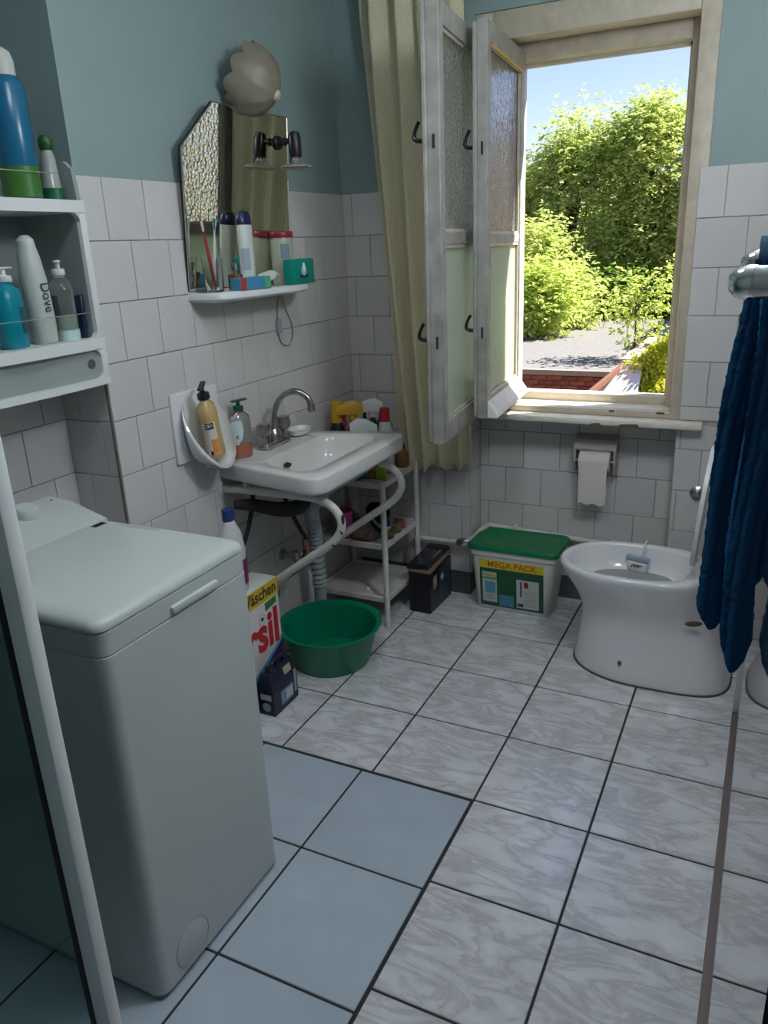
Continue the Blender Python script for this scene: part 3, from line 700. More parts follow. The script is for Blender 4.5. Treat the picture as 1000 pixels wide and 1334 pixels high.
def mirror_shelf():
    t = thing('mirror_shelf', 'white ceramic shelf with rounded front below the mirror', 'shelf', (-.63, 1.215, 1.4))
    def ring(f, z, ins=0):
        pts = [(-.7245, .935+ins), ]
        n = 24
        y0, y1 = .935+ins, 1.50-ins; d = (.150-ins)*f
        for k in range(n+1):
            a = PI*k/n; u = -math.cos(a); 
            su = math.copysign(abs(u)**.8, u); pts.append((-.66+(d-.0645)*math.sin(a)**.42, (y0+y1)/2+su*(y1-y0)/2))
        pts.append((-.7245, 1.50-ins)); return [V((x, y, z)) for x, y in pts]
    B().rings([ring(.75, 1.388, .06), ring(.92, 1.394, .015), ring(1, 1.404, 0), ring(1, 1.420, 0), ring(.985, 1.4245, .003)]).build('shelf_slab', M_ceramic, t, smooth=50)
    m = B(); m.lathe([(.001, 0), (.009, 0), (.009, -.004), (.004, -.006)], 12, (-.62, 1.02, 1.3895)); m.build('screw', M_chrome_d, t)
mirror_shelf()
SZ = 1.4248
# glass tumbler with toothbrushes
t = thing('glass_tumbler', 'clear tumbler for toothbrushes at the near end of the mirror shelf', 'tumbler', (-.658, .990, SZ))
B().lathe([(.001, .0), (.026, .0), (.029, .004), (.034, .105), (.032, .105), (.027, .008), (.001, .006)], 28, (-.658, .990, SZ), cap0=True, cap1=True).build('glass', M_glassclear, t)
def toothbrush(label, base, top, col, head):
    b = V(base); tp = V(top); t = thing('toothbrush', label, 'toothbrush', base, 'toothbrushes in the tumbler')
    d = (tp-b); m = B(); m.tube([b, b+d*.3, b+d*.6, b+d*.78, b+d*.86], [.0045, .0055, .0048, .003, .0035], 8, 4); m.build('handle', col, t)
    e = d.normalized(); q = e.orthogonal().normalized()
    m = B(); m.tube([b+d*.86, b+d*.93, tp], [.0045, .006, .0045], 8, 3); m.build('head', col, t)
    side = V((.6, -.8, 0)); side = (side-e*side.dot(e)).normalized(); m = B(); m.M = Matrix.Identity(4)
    for k in range(5): m.cyl(b+d*(.87+.028*k)+side*.004, b+d*(.87+.028*k)+side*.015, .0042, 6)
    m.build('bristles', head, t)
toothbrush('red toothbrush leaning in the glass tumbler', (-.650, .985, SZ+.010), (-.663, .965, SZ+.215), P(.35, .02, .03), P(.6, .6, .6))
toothbrush('white toothbrush with teal bristles leaning in the glass tumbler', (-.668, 1.0, SZ+.010), (-.648, 1.012, SZ+.222), P(.60, .66, .68), P(.0, .18, .20))
def bottle(name, label, c, prof_body, m_body, prof_cap, m_cap, sx=1, M=None, cat='bottle', group=None, seg=24):
    t = thing(name, label, cat, c, group); Mx = Matrix.Translation(c) @ (M or Matrix.Identity(4))
    m = B(Mx); m.lathe(prof_body, seg, sx=sx); m.build('bottle_body', m_body, t)
    if prof_cap: m = B(Mx); m.lathe(prof_cap, seg, sx=sx); m.build('cap', m_cap, t)
    return t, Mx
t, Mx = bottle('shampoo_bottle', 'white bottle with rounded blue cap standing against the mirror', (-.668, 1.195, SZ), [(.001, 0), (.030, 0), (.033, .005), (.034, .19), (.033, .205)], P(.66, .68, .66), [(.0332, .205), (.0335, .212), (.031, .232), (.022, .246), (.001, .250)], M_navy, .62)
wrap_label(Mx, .0345, .62, .06, .13, -1.4, -.3, P(.35, .42, .48), 'label', t)
t = thing('perfume_bottle', 'small amber perfume bottle on the mirror shelf', 'bottle', (-.625, 1.062, SZ))
box('bottle_glass', (-.642, 1.040, SZ), (-.608, 1.084, SZ+.052), mat('amber_glass', (.45, .20, .10), .08, trans=.7), t, bev=.006)
B().lathe([(.008, .052), (.008, .062), (.012, .063), (.012, .085), (.001, .087)], 14, (-.625, 1.062, SZ)).build('cap', M_chrome_d, t)
t = thing('toothpaste_box', 'blue toothpaste carton lying on the mirror shelf', 'box', (-.598, 1.105, SZ))
Mz = Matrix.Translation((-.600, 1.110, SZ)) @ Matrix.Rotation(-.06, 4, 'Z')
B(Mz).box((-.022, -.080, 0), (.022, .080, .040), .0015, 1).build('carton', P(.06, .26, .42), t)
B(Mz).box((.0218, -.079, .001), (.0226, -.050, .039)).build('red_patch', P(.45, .05, .05), t, smooth=0)
B(Mz).box((.0218, .045, .001), (.0226, .079, .039)).build('green_patch', P(.10, .42, .22), t, smooth=0)
t = thing('tube_of_cream', 'crumpled white tube with green print on the mirror shelf', 'tube', (-.61, 1.235, SZ))
R = []
for k in range(8):
    u = k/7; y = 1.185+.115*u; w = .019+.006*math.sin(u*4); h = .020*(1-u)+.003; zc = SZ+.022+.034*math.sin(u*2.2)*.6
    R.append([V((-.612+.008*math.sin(5*u)+w*math.cos(a), y, max(SZ+.001, zc+h*math.sin(a)*(1+.25*math.sin(3*a+u*5))))) for a in [2*PI*i/14 for i in range(14)]])
B().rings(R).build('tube_body', P(.66, .66, .62, .35), t)
B().cyl((-.612, 1.170, SZ+.022), (-.612, 1.187, SZ+.022), .014).build('cap', P(.1, .35, .15), t)
t = thing('cotton_jar', 'translucent jar with dark red lid against the mirror', 'jar', (-.668, 1.415, SZ))
B().lathe([(.001, 0), (.038, 0), (.041, .004), (.041, .150), (.039, .162)], 28, (-.668, 1.415, SZ)).build('jar_body', mat('milky_plastic', (.62, .62, .50), .3, trans=.35), t)
B().lathe([(.0425, .162), (.0435, .165), (.0435, .180), (.041, .183), (.001, .183)], 28, (-.668, 1.415, SZ)).build('lid', P(.26, .015, .025), t)
wrap_label(Matrix.Translation((-.668, 1.415, SZ)), .0415, 1, .09, .14, -1.1, -.3, P(.18, .26, .32), 'label', t)
t = thing('wipes_box', 'teal box of wipes at the far end of the mirror shelf', 'box', (-.617, 1.405, SZ))
box('carton', (-.624, 1.345, SZ), (-.583, 1.495, SZ+.088), P(.0, .24, .19, .3), t, bev=.006)
m = B(); m.lathe([(.001, .001), (.016, .001), (.016, 0)], 18, (-.5825, 1.418, SZ+.045), (1, 0, 0)); m.build('white_emblem', P(.45, .62, .60), t)
m = B(); m.tube([(-.5815, 1.418, SZ+.072), (-.5815, 1.412, SZ+.055), (-.5815, 1.418, SZ+.045), (-.5815, 1.424, SZ+.055), (-.5815, 1.418, SZ+.072)], .0035, 6, 3); m.build('drop_emblem', P(.75, .85, .85), t)
box('navy_strip', (-.5832, 1.392, SZ+.022), (-.5822, 1.444, SZ+.033), M_navy, t, smooth=0)
# cord with switch
t = thing('lamp_cord', 'thin lamp cord with inline switch looping below the mirror shelf', 'cord', (-.70, 1.45, 1.25))
m = B(); m.tube([(-.700, 1.440, 1.402), (-.718, 1.435, 1.36), (-.720, 1.428, 1.29), (-.719, 1.425, 1.24), (-.719, 1.445, 1.205), (-.719, 1.485, 1.195), (-.719, 1.520, 1.22), (-.719, 1.522, 1.27), (-.719, 1.487, 1.33), (-.714, 1.460, 1.385), (-.705, 1.455, 1.402)], .0022, 6, 6); m.build('cord', P(.30, .27, .25), t)
box('inline_switch', (-.7235, 1.414, 1.245), (-.708, 1.440, 1.298), M_dplast, t, bev=.004)
# spot lamp clipped on the mirror
def spot_lamp():
    t = thing('mirror_spot_lamp', 'black spot lamp with glass bulb fixed to the mirror face', 'lamp', (-.69, 1.455, 1.91))
    x0 = -.716+(1.905-1.43)*(.04/.56)+.001
    m = B(); m.lathe([(.022, 0), (.024, .004), (.020, .010), (.008, .012)], 20, (x0, 1.462, 1.905), (1, 0, 0)); m.tube([(x0+.008, 1.462, 1.905), (x0+.03, 1.462, 1.905), (x0+.05, 1.462, 1.908)], .0095, 10, 3)
    m.lathe([(.001, -.014), (.010, -.010), (.014, 0), (.010, .010), (.001, .014)], 14, (x0+.030, 1.462, 1.906), (1, 0, 0)); m.build('arm', M_black, t)
    cx = x0+.072; m = B(); m.lathe([(.021, -.055), (.0225, -.05), (.0225, .008), (.018, .024), (.001, .031)], 20, (cx, 1.462, 1.908)); m.build('lamp_holder', M_black, t)
    m = B(); m.lathe([(.010, -.053), (.012, -.066), (.034, -.076), (.055, -.084), (.057, -.089), (.044, -.095), (.001, -.098)], 26, (cx, 1.462, 1.908)); m.build('bulb', mat('silvered_glass_bulb', (.62, .56, .54), .10, trans=.6), t)
    m = B(); m.tube([(cx+.0, 1.440, 1.850), (cx, 1.428, 1.846), (cx, 1.424, 1.832)], .003, 6, 3); m.build('clip', M_black, t)
spot_lamp()
def shell_lamp():
    t = thing('wall_lamp', 'wall lamp with scalloped smoked glass bowl shade above the mirror', 'lamp', (-.70, 1.31, 2.0))
    ax = V((.84, .22, -.48)).normalized(); c = V((-.655, 1.305, 2.070))
    Mx = Matrix.Translation(c) @ ax.to_track_quat('Z', 'Y').to_matrix().to_4x4()
    prof = [(.112, -.030), (.111, .0), (.103, .028), (.085, .055), (.058, .074), (.028, .084), (.010, .087)]
    R = []; n = 60
    for r, z in prof+[(r*.955, z-.004) for r, z in reversed(prof)]:
        ring = []
        for k in range(n):
            a = 2*PI*k/n; sc = abs(math.sin(a*5)); w = (r/.112)**3
            ring.append((r*(1+.045*w*(sc-.5))*math.cos(a), r*(1+.045*w*(sc-.5))*math.sin(a), z-.022*w*sc))
        R.append(ring)
    mm = mat('smoked_beige_glass', (.27, .235, .18), .45, noise=(12, .2), trans=.1)
    B(Mx).rings(R).build('glass_shade', mm, t, smooth=60)
    B(Mx).lathe([(.016, .084), (.018, .088), (.014, .096), (.006, .100), (.001, .100)], 18).build('shade_nut', mat('beige_nut', (.55, .50, .42), .3), t)
    m = B(); m.tube([(-.726, 1.33, 2.03), (-.69, 1.33, 2.03), (-.665, 1.315, 2.06)], .012, 10, 4); m.lathe([(.032, 0), (.032, .012), (.02, .018)], 20, (-.7265, 1.33, 2.03), (1, 0, 0)); m.build('wall_mount', M_black, t)
    m = B(); m.tube([(-.675, 1.352, 2.02), (-.672, 1.353, 1.996)], .010, 8, 0); m.build('socket', M_black, t)
    m = B(); m.tube([(-.665, 1.372, 2.03), (-.672, 1.374, 2.0)], .0018, 6, 0); m.build('wire', M_dplast, t)
shell_lamp()

# ================================================================== PLASTIC BATHROOM SHELF IN THE NICHE
def cabinet():
    t = thing('bathroom_shelf', 'white plastic wall shelf with two bays and a tray in the niche', 'shelf', (-.82, .25, 1.2))
    y0, y1, xb, xf = -.06, .5335, -.9150, -.702
    def slab(z0, z1, bow, name, m_):
        n = 16; poly = [(xb, y0), (xb, y1)]
        for k in range(n+1):
            u = k/n; poly.append((xf+bow*math.sin(PI*u)**.6, y1+(y0-y1)*u))
        B().prism([(x, y, z0) for x, y in poly], (0, 0, z1-z0)).build(name, m_, t, smooth=30)
    box('back_panel', (xb, y0, 1.215), (xb+.006, y1, 1.785), M_gplast, t, smooth=0)
    slab(1.660, 1.690, .012, 'shelf_board', M_wplast)
    slab(1.306, 1.336, .014, 'shelf_board', M_wplast)
    slab(1.208, 1.226, .016, 'bottom_board', M_wplast)
    w = .022
    for y, sg in ((y0, 1), (y1-w, -1)):
        yi = y+w if sg > 0 else y
        for z0, z1 in ((1.226, 1.306), (1.336, 1.660)):
            box('side_panel', (xb, y, z0), (xf, y+w, z1), M_wplast, t, bev=.002)
            box('side_lining', (xb+.006, min(yi, yi+sg*.002), z0), (xf-.012, max(yi, yi+sg*.002), z1), M_gplast, t, smooth=0)
            for zc, sz in ((z0, 1), (z1, -1)):                # rounded corners of the openings
                r = .024; poly = [(yi, zc), (yi+sg*r, zc)]+[(yi+sg*r*(1-math.sin(a)), zc+sz*r*(1-math.cos(a))) for a in [PI/2*k/6 for k in range(1, 6)]]+[(yi, zc+sz*r)]
                B().prism([(xf-.016, q, z) for q, z in poly], (.016, 0, 0)).build('corner_fillet', M_wplast, t, smooth=0)
        B().prism([(xb, y, 1.690), (xf, y, 1.690), (xf-.006, y, 1.765), (xf-.03, y, 1.786), (xb, y, 1.786)], (0, w*.6, 0)).build('side_panel', M_gplast, t, smooth=0)
    box('tray_front', (xf-.014, y0+w, 1.226), (xf-.008, y1-w, 1.306), M_gplast, t, smooth=0)
    B().lathe([(.013, 0), (.013, .002), (.010, .0025), (.001, .0025)], 20, (xf-.0075, .478, 1.268), (1, 0, 0)).build('tray_button', M_base, t)
    for z in (1.405, 1.752):
        m = B(); m.tube([(xf-.01, y1-w, z), (xf, .45, z), (xf+.004, .24, z), (xf, .03, z), (xf-.01, y0+w, z)], .0012, 6, 6); m.build('wire_rail', M_chrome, t)
cabinet()
S1, S2 = 1.6905, 1.3365
t, Mx = bottle('spray_can', 'tall blue and green aerosol can with pale cap on the top shelf', (-.752, .388, S1), [(.001, 0), (.042, 0), (.045, .004), (.045, .255), (.034, .272), (.030, .276)], P(.01, .12, .24, .25), [(.0305, .276), (.0305, .308), (.024, .328), (.010, .338), (.001, .340)], P(.50, .50, .46))
wrap_label(Mx, .0455, 1, .004, .075, -3.2, 3.08, P(.045, .16, .025), 'green_band', t, .0006, 30)
t, Mx = bottle('cream_tube', 'clear tube with green cap standing on the top shelf', (-.752, .484, S1), [(.001, 0), (.024, 0), (.026, .006), (.026, .028), (.022, .034), (.018, .10), (.012, .125)], P(.33, .36, .34, .2), [(.013, .120), (.017, .124), (.019, .145), (.012, .156), (.001, .158)], P(.02, .09, .02))
wrap_label(Mx, .0265, 1, .0, .03, -3.1, 3.1, P(.01, .10, .05), 'green_band', t, .0006, 24)
t, Mx = pump_bottle('pump_bottle', 'turquoise bottle with white pump on the lower shelf', (-.757, .285, S2), Matrix.Rotation(.4, 4, 'Z'), P(.0, .22, .30, .3), None, M_wplast, .046, .195, None, .7)
wrap_label(Mx, .0465, .7, .035, .10, -.2, .35, P(.01, .08, .12), 'label', t)
Md = Euler((math.radians(5), 0, .35)).to_matrix().to_4x4()
t, Mx = bottle('shampoo_bottle', 'tall white shampoo bottle with dark lettering on the lower shelf', (-.755, .382, S2+.002), [(.001, 0), (.028, 0), (.031, .004), (.034, .05), (.034, .16), (.029, .215), (.024, .24)], P(.50, .54, .50), [(.0242, .24), (.0225, .258), (.012, .268), (.001, .270)], P(.50, .54, .50), .95, Md)
band_text(Mx, 'Dove', .034, .155, -.62, .034, .95, P(.03, .04, .05), t, rot=True, align='LEFT', off=.003)
t, Mx = pump_bottle('pump_bottle', 'clear pump bottle with pale green soap on the lower shelf', (-.755, .457, S2), Matrix.Rotation(.9, 4, 'Z'), M_clearplast, mat('pale_green_soap', (.45, .62, .50), .3), M_wplast, .040, .205, None, .75, liq_h=.5)
wrap_label(Mx, .0405, .75, .0, .028, -3.1, 3.1, P(.50, .66, .64), 'base_band', t, .0006, 24)
t = thing('comb_case', 'narrow dark blue flat case leaning at the end of the lower shelf', 'case', (-.76, .506, S2))
B(Matrix.Translation((-.765, .4990, S2)) @ Matrix.Rotation(math.radians(-2), 4, 'X')).box((-.03, -.006, .0), (.035, .006, .115), .003, 1).build('case', P(.01, .025, .07), t)
# ================================================================== WHITE RACK WITH CLEANING THINGS
def rack():
    t = thing('storage_rack', 'white three-tier plastic rack between sink and window', 'rack', (-.54, 1.715, 0))
    x0, x1, y0, y1 = -.705, -.372, 1.555, 1.885
    for x in (x0, x1):
        for y in (y0, y1):
            B().tube([(x, y, 0), (x, y, .30), (x, y, .648)], .0125, 14, 0).build('post', M_wpaint, t)
    for z in (.128, .368, .632):
        m = B(); m.box((x0+.006, y0+.006, z-.010), (x1-.006, y1-.006, z), .002, 1); o = m.build('tier', M_wpaint, t)
        m = B(); w = .005
        for a, b in (((x0, y0-w, z-.016), (x1, y0+w, z+.010)), ((x0, y1-w, z-.016), (x1, y1+w, z+.010)), ((x0-w, y0, z-.016), (x0+w, y1, z+.010)), ((x1-w, y0, z-.016), (x1+w, y1, z+.010))): m.box(a, b, .003, 1)
        m.build('rim', M_wpaint, t)
rack()
R1, R2 = .6325, .3685
def spray(name, label, c, body, head, trig, h=.25, ang=0, r=.04, extra=None):
    t = thing(name, label, 'spray bottle', c, None); Mx = Matrix.Translation(c) @ Matrix.Rotation(ang, 4, 'Z')
    m = B(Mx); m.lathe([(.001, 0), (r*.95, 0), (r, .006), (r, h*.5), (r*.85, h*.62), (r*.4, h*.74), (r*.36, h*.78)], 22, sx=.7); m.build('bottle_body', body, t)
    m = B(Mx); m.lathe([(r*.42, h*.76), (r*.42, h*.83), (r*.3, h*.85)], 14)
    m.rings([[V((x, y*w, z)) for y, z in ((-1, h*.84), (1, h*.84), (1, h*.84+hh*.7), (.5, h*.84+hh), (-.5, h*.84+hh), (-1, h*.84+hh*.7))] for x, w, hh in ((-.045, .015, .038), (-.012, .020, .058), (.024, .018, .052), (.056, .014, .034), (.068, .011, .026))]); m.build('spray_head', head, t)
    m = B(Mx); m.tube([(.028, 0, h*.86), (.036, 0, h*.78), (.030, 0, h*.70), (.036, 0, h*.66)], [.006, .007, .006, .004], 8, 4); m.build('trigger', trig, t)
    return t, Mx
yel = P(.62, .33, .02); red = P(.40, .02, .025)
t, Mx = bottle('cleaner_bottle', 'dark bottle with yellow cap behind the sink', (-.648, 1.705, R1), [(.001, 0), (.033, 0), (.036, .005), (.036, .17), (.026, .205), (.022, .215)], M_black, [(.024, .212), (.026, .22), (.026, .262), (.024, .295), (.010, .302), (.001, .302)], yel)
spray('spray_bottle', 'red bottle with curved yellow spray head behind the sink', (-.580, 1.72, R1), P(.42, .04, .02), yel, red, .295, .53+PI, .040)
m = None
spray('spray_bottle', 'small bottle with white spray head nearest the sink rim', (-.510, 1.655, R1), M_navy, M_wplast, M_wplast, .225, .5, .038)
spray('spray_bottle', 'dark bottle with wide white spray head beside the curtain', (-.540, 1.825, R1), P(.03, .04, .07), M_wplast, M_black, .285, .45+PI, .04)
t, Mx = bottle('cleaner_bottle', 'white bottle with red cap beside the curtain', (-.437, 1.735, R1), [(.001, 0), (.030, 0), (.033, .005), (.033, .17), (.024, .215), (.018, .225)], P(.55, .55, .54), [(.021, .222), (.022, .228), (.020, .278), (.001, .280)], red)
t, Mx = bottle('cleaner_bottle', 'blue-black bottle with red label in the middle of the cleaners', (-.475, 1.80, R1), [(.001, 0), (.034, 0), (.036, .005), (.036, .19), (.02, .225), (.016, .25), (.001, .252)], P(.03, .045, .10), None, None)
wrap_label(Mx, .0365, 1, .12, .17, -2.4, .2, red, 'label', t)
t = thing('sponge_pack', 'teal and orange pack lying on the top tier of the rack', 'packet', (-.468, 1.60, R1))
Mx = Matrix.Translation((-.472, 1.603, R1+.002)) @ Matrix.Rotation(.25, 4, 'Z')
B(Mx).box((-.055, -.028, 0), (.045, .028, .050), .010, 2).build('packet_body', P(.32, .11, .03), t)
B(Mx).box((-.045, -.0290, .010), (.020, -.0278, .042)).build('teal_print', P(.0, .16, .13), t, smooth=0)
t = thing('sponge', 'lime green sponge on the top tier of the rack', 'sponge', (-.408, 1.612, R1))
B(Matrix.Translation((-.408, 1.615, R1+.001)) @ Matrix.Rotation(.5, 4, 'Z')).box((-.022, -.030, 0), (.022, .030, .055), .010, 2).build('sponge_body', mat('lime_sponge', (.30, .42, .02), .9, bump=(140, .6)), t)
t = thing('cloth_pack', 'pale folded cleaning cloth at the front of the top tier', 'cloth', (-.425, 1.575, R1))
B(Matrix.Translation((-.425, 1.578, R1+.001)) @ Matrix.Rotation(-.1, 4, 'Z')).box((-.05, -.012, 0), (.04, .016, .012), .004, 2).build('folded_cloth', P(.55, .48, .42), t)
t, Mx = bottle('cleaner_bottle', 'brown bottle at the far end of the rack under the curtain', (-.415, 1.84, R1), [(.001, 0), (.026, 0), (.028, .005), (.028, .06), (.014, .085)], P(.22, .09, .03), [(.015, .083), (.015, .10), (.001, .101)], M_black)
# middle tier
t = thing('plastic_cup', 'pink plastic beaker on the middle tier of the rack', 'cup', (-.585, 1.602, R2))
B().lathe([(.001, 0), (.034, 0), (.036, .004), (.042, .120), (.039, .120), (.033, .008), (.001, .006)], 24, (-.590, 1.602, R2)).build('beaker', P(.42, .06, .20), t)
def lump(name, label, cat, c, s, m_, rz=0, flat=1.0, seed=0):
    t = thing(name, label, cat, c); rn = random.Random(seed); n, k = 18, 8; R = []
    ph = [rn.uniform(0, 6.28) for _ in range(4)]
    for j in range(1, k):
        el = PI*(j/k-.5)
        R.append([V((c[0]+s[0]*math.cos(el)*math.cos(a+rz)*(1+.18*math.sin(2*a+ph[0])+.1*math.sin(3*a+ph[1]+j)), c[1]+s[1]*math.cos(el)*math.sin(a+rz)*(1+.15*math.cos(2*a+ph[2])), c[2]+s[2]*(1+math.sin(el))*(1+.12*math.sin(3*a+ph[3])))) for a in [2*PI*i/n for i in range(n)]])
    B().rings(R).build('body', m_, t, smooth=180); return t
t = thing('scrub_brush', 'blue scrubbing brush with white rim on the middle tier', 'brush', (-.455, 1.70, R2))
Mx = Matrix.Translation((-.460, 1.69, R2+.042)) @ Euler((.2, .35, .8)).to_matrix().to_4x4()
B(Mx).lathe([(.001, .045), (.035, .042), (.050, .030), (.052, .022)], 24, sx=.75, sy=1.25).build('brush_back', P(.01, .02, .12), t)
B(Mx).lathe([(.054, .024), (.057, .018), (.056, .010), (.050, .008)], 24, sx=.75, sy=1.25).build('brush_rim', P(.50, .48, .44), t)
m = B(Mx)
for i in range(5):
    for j in range(8): m.cyl((-.026+.013*i, -.045+.013*j, -.018), (-.026+.013*i, -.045+.013*j, .012), .004, 5)
m.build('bristles', P(.05, .05, .06), t)
lump('cleaning_rag', 'brown crumpled rag on the middle tier of the rack', 'rag', (-.625, 1.715, R2), (.055, .055, .035), mat('brown_rag', (.20, .11, .06), .9, noise=(30, .4)), 0, 1, 3)
lump('cleaning_rag', 'striped pinkish crumpled rag at the front of the middle tier', 'rag', (-.485, 1.598, R2), (.065, .035, .028), mat('pinkish_rag', (.26, .17, .14), .9, noise=(45, .6)), .3, 1, 5)
lump('steel_scourer', 'tangled steel scourer on the middle tier beside the brush', 'scourer', (-.405, 1.655, R2), (.026, .036, .018), mat('scourer_metal', (.30, .27, .21), .35, .8, noise=(60, .5), bump=(90, 1.0)), .2, 1, 8)
lump('cleaning_rag', 'black crumpled rag at the back of the middle tier', 'rag', (-.53, 1.815, R2), (.055, .04, .045), mat('black_rag', (.015, .015, .02), .9, noise=(30, .4)), .2, 1, 9)
t = thing('dish_sponge', 'coral red sponge at the far end of the middle tier', 'sponge', (-.412, 1.80, R2))
B(Matrix.Translation((-.418, 1.80, R2+.001)) @ Matrix.Rotation(.5, 4, 'Z')).box((-.024, -.036, 0), (.024, .036, .026), .007, 2).build('sponge_body', P(.50, .08, .09, .9), t)
t = thing('scouring_pad', 'olive and cream scouring pad propped behind the steel scourer', 'sponge', (-.412, 1.730, R2))
B(Matrix.Translation((-.405, 1.742, R2+.0015)) @ Matrix.Rotation(.3, 4, 'Z')).box((-.022, -.030, 0), (.022, .030, .034), .008, 2).build('pad', mat('olive_pad', (.24, .20, .10), .9, bump=(120, .6)), t)

# ================================================================== THINGS ON THE FLOOR, LEFT
t = thing('wash_tub', 'round green plastic wash tub on the floor under the sink', 'tub', (-.462, 1.228, 0))
B().lathe([(.001, .006), (.132, .004), (.144, .0), (.150, .006), (.186, .146), (.197, .154), (.204, .158), (.205, .163), (.198, .164), (.182, .156), (.146, .014), (.136, .010), (.001, .010)], 56, (-.462, 1.228, 0)).build('tub', M_green, t)
# detergent carton
def detergent():
    t = thing('detergent_box', 'white detergent carton with yellow band and red lettering behind the washing machine', 'box', (-.566, .845, 0))
    x0, x1, y0, y1, h = -.620, -.513, .715, .975, .455
    ct = box('carton', (x0, y0, 0), (x1, y1, h), P(.62, .60, .58), t, bev=.002)
    f = lambda name, pts, m_, d=.0006: B().prism([(x1+.0002, y, z) for y, z in pts], (d, 0, 0)).build(name, m_, ct, smooth=0)
    f('yellow_band', [(y0, h-.062), (y1, h-.062), (y1, h-.001), (y0, h-.001)], P(.62, .42, .02))
    f('blue_swoosh', [(y0, .080), (y1, .185), (y1, .228), (y1-.10, .170), (y0, .105)], P(.10, .30, .50))
    f('purple_base', [(y0, .001), (y1, .001), (y1, .210), (y1-.10, .152), (y0, .082)], P(.035, .010, .06), .0010)
    f('green_seal', [(y1-.085, h-.100), (y1-.018, h-.092), (y1-.018, h-.066), (y1-.085, h-.070)], P(.03, .20, .05))
    text('lettering', 'Wäschen', .060, P(.02, .02, .03), ct, (x1+.0012, y1-.012, h-.048), (0, 1, 0), (0, 0, 1), .0003, 'RIGHT', sx=.92, bold=.0012)
    text('lettering', 'Persil', .185, P(.52, .015, .03), ct, (x1+.0012, y1-.012, h-.235), (0, 1, 0), (0, 0, 1), .0003, 'RIGHT', sx=.88, bold=.006)
    text('lettering', 'TIEFEN', .026, P(.62, .60, .62), ct, (x1+.0018, y1-.050, .142), (0, 1, .25), (0, -.25, 1), .0003, 'RIGHT')
    text('lettering', 'REIN', .026, P(.62, .60, .62), ct, (x1+.0018, y1-.070, .112), (0, 1, .25), (0, -.25, 1), .0003, 'RIGHT')
    m = B(); m.lathe([(.020, 0), (.020, .0006)], 24, (x1+.0002, y1-.108, h-.122), (1, 0, 0)); m.build('round_seal', P(.30, .30, .34), ct)
    m = B(); m.lathe([(.018, 0), (.018, .0008)], 24, (x1+.0004, y1-.108, h-.122), (1, 0, 0)); m.build('round_seal', P(.62, .60, .58), ct)
    m = B(); m.lathe([(.008, 0), (.008, .0010)], 7, (x1+.0006, y1-.108, h-.120), (1, 0, 0)); m.build('dark_emblem', P(.03, .03, .08), ct)
detergent()
t, Mx = bottle('bleach_bottle', 'white bottle with blue cap and purple label on the detergent carton', (-.568, .815, .4555), [(.001, 0), (.048, 0), (.052, .006), (.052, .15), (.042, .21), (.022, .25), (.018, .26)], P(.62, .60, .60), [(.020, .255), (.024, .26), (.024, .295), (.001, .297)], P(.02, .05, .22), .75)
wrap_label(Mx, .0525, .75, .03, .12, -.6, 1.0, P(.16, .02, .10), 'label', t)
def six_pack():
    t = thing('bottle_pack', 'dark blue carton pack of dark bottles on the floor before the green tub', 'pack', (-.5, .87, 0))
    x0, x1, y0, y1 = -.5105, -.445, .797, .948
    B().rings([[(x0, y0, .001), (x1, y0, .001), (x1, y1, .001), (x0, y1, .001)], [(x0, y0, .085), (x1, y0, .085), (x1, y1, .085), (x0, y1, .085)], [(x0+.006, y0, .12), (x1-.006, y0, .12), (x1-.006, y1, .12), (x0+.006, y1, .12)], [(x0+.018, y0, .160), (x1-.018, y0, .160), (x1-.018, y1, .160), (x0+.018, y1, .160)]]).build('carton', P(.012, .014, .04, .3), t, smooth=0)
    B().lathe([(.022, 0), (.022, .001), (.001, .001)], 24, ((x0+x1)/2, y0-.0001, .115), (0, -1, 0)).build('bottle_end', P(.02, .03, .06, .2), t)
    B().lathe([(.017, 0), (.017, .001), (.001, .001)], 24, ((x0+x1)/2, y0-.0002, .032), (0, -1, 0)).build('round_print', P(.22, .32, .42), t)
    box('white_print', ((x0+x1)/2-.022, y0-.0008, .060), ((x0+x1)/2+.022, y0+.001, .082), P(.42, .44, .46), t, smooth=0)
    box('blue_print', (x1-.001, y0+.045, .022), (x1+.0008, y1-.028, .075), P(.14, .28, .42), t, smooth=0)
    box('white_print', (x1-.001, y0+.075, .030), (x1+.0012, y1-.035, .068), P(.50, .55, .58), t, smooth=0)
    box('white_print', (x1-.001, y1-.020, .03), (x1+.0010, y1-.008, .118), P(.35, .38, .42), t, smooth=0)
    Ms = Matrix(((1, 0, 0, 0), (0, 1, 0, 0), (0, 0, 1, 0), (0, 0, 0, 1)))
    B().prism([(x1-.0065, y0+.085, .121), (x1-.0065, y1-.022, .121), (x1-.0142, y1-.022, .147), (x1-.0142, y0+.085, .147)], (.0012, 0, .0006)).build('gold_print', P(.42, .36, .22), t, smooth=0)
    for i in range(3):
        B().lathe([(.018, .128), (.018, .150), (.010, .166), (.0095, .178), (.001, .179)], 14, ((x0+x1)/2, y0+.026+.050*i, 0)).build('bottle_neck', M_black, t)
    m = B(); m.tube([((x0+x1)/2+.004, y0+.03, .165), ((x0+x1)/2+.006, y0+.05, .188), ((x0+x1)/2+.006, y1-.05, .188), ((x0+x1)/2+.004, y1-.03, .165)], .005, 8, 4); m.build('carry_handle', P(.012, .014, .04, .3), t)
six_pack()

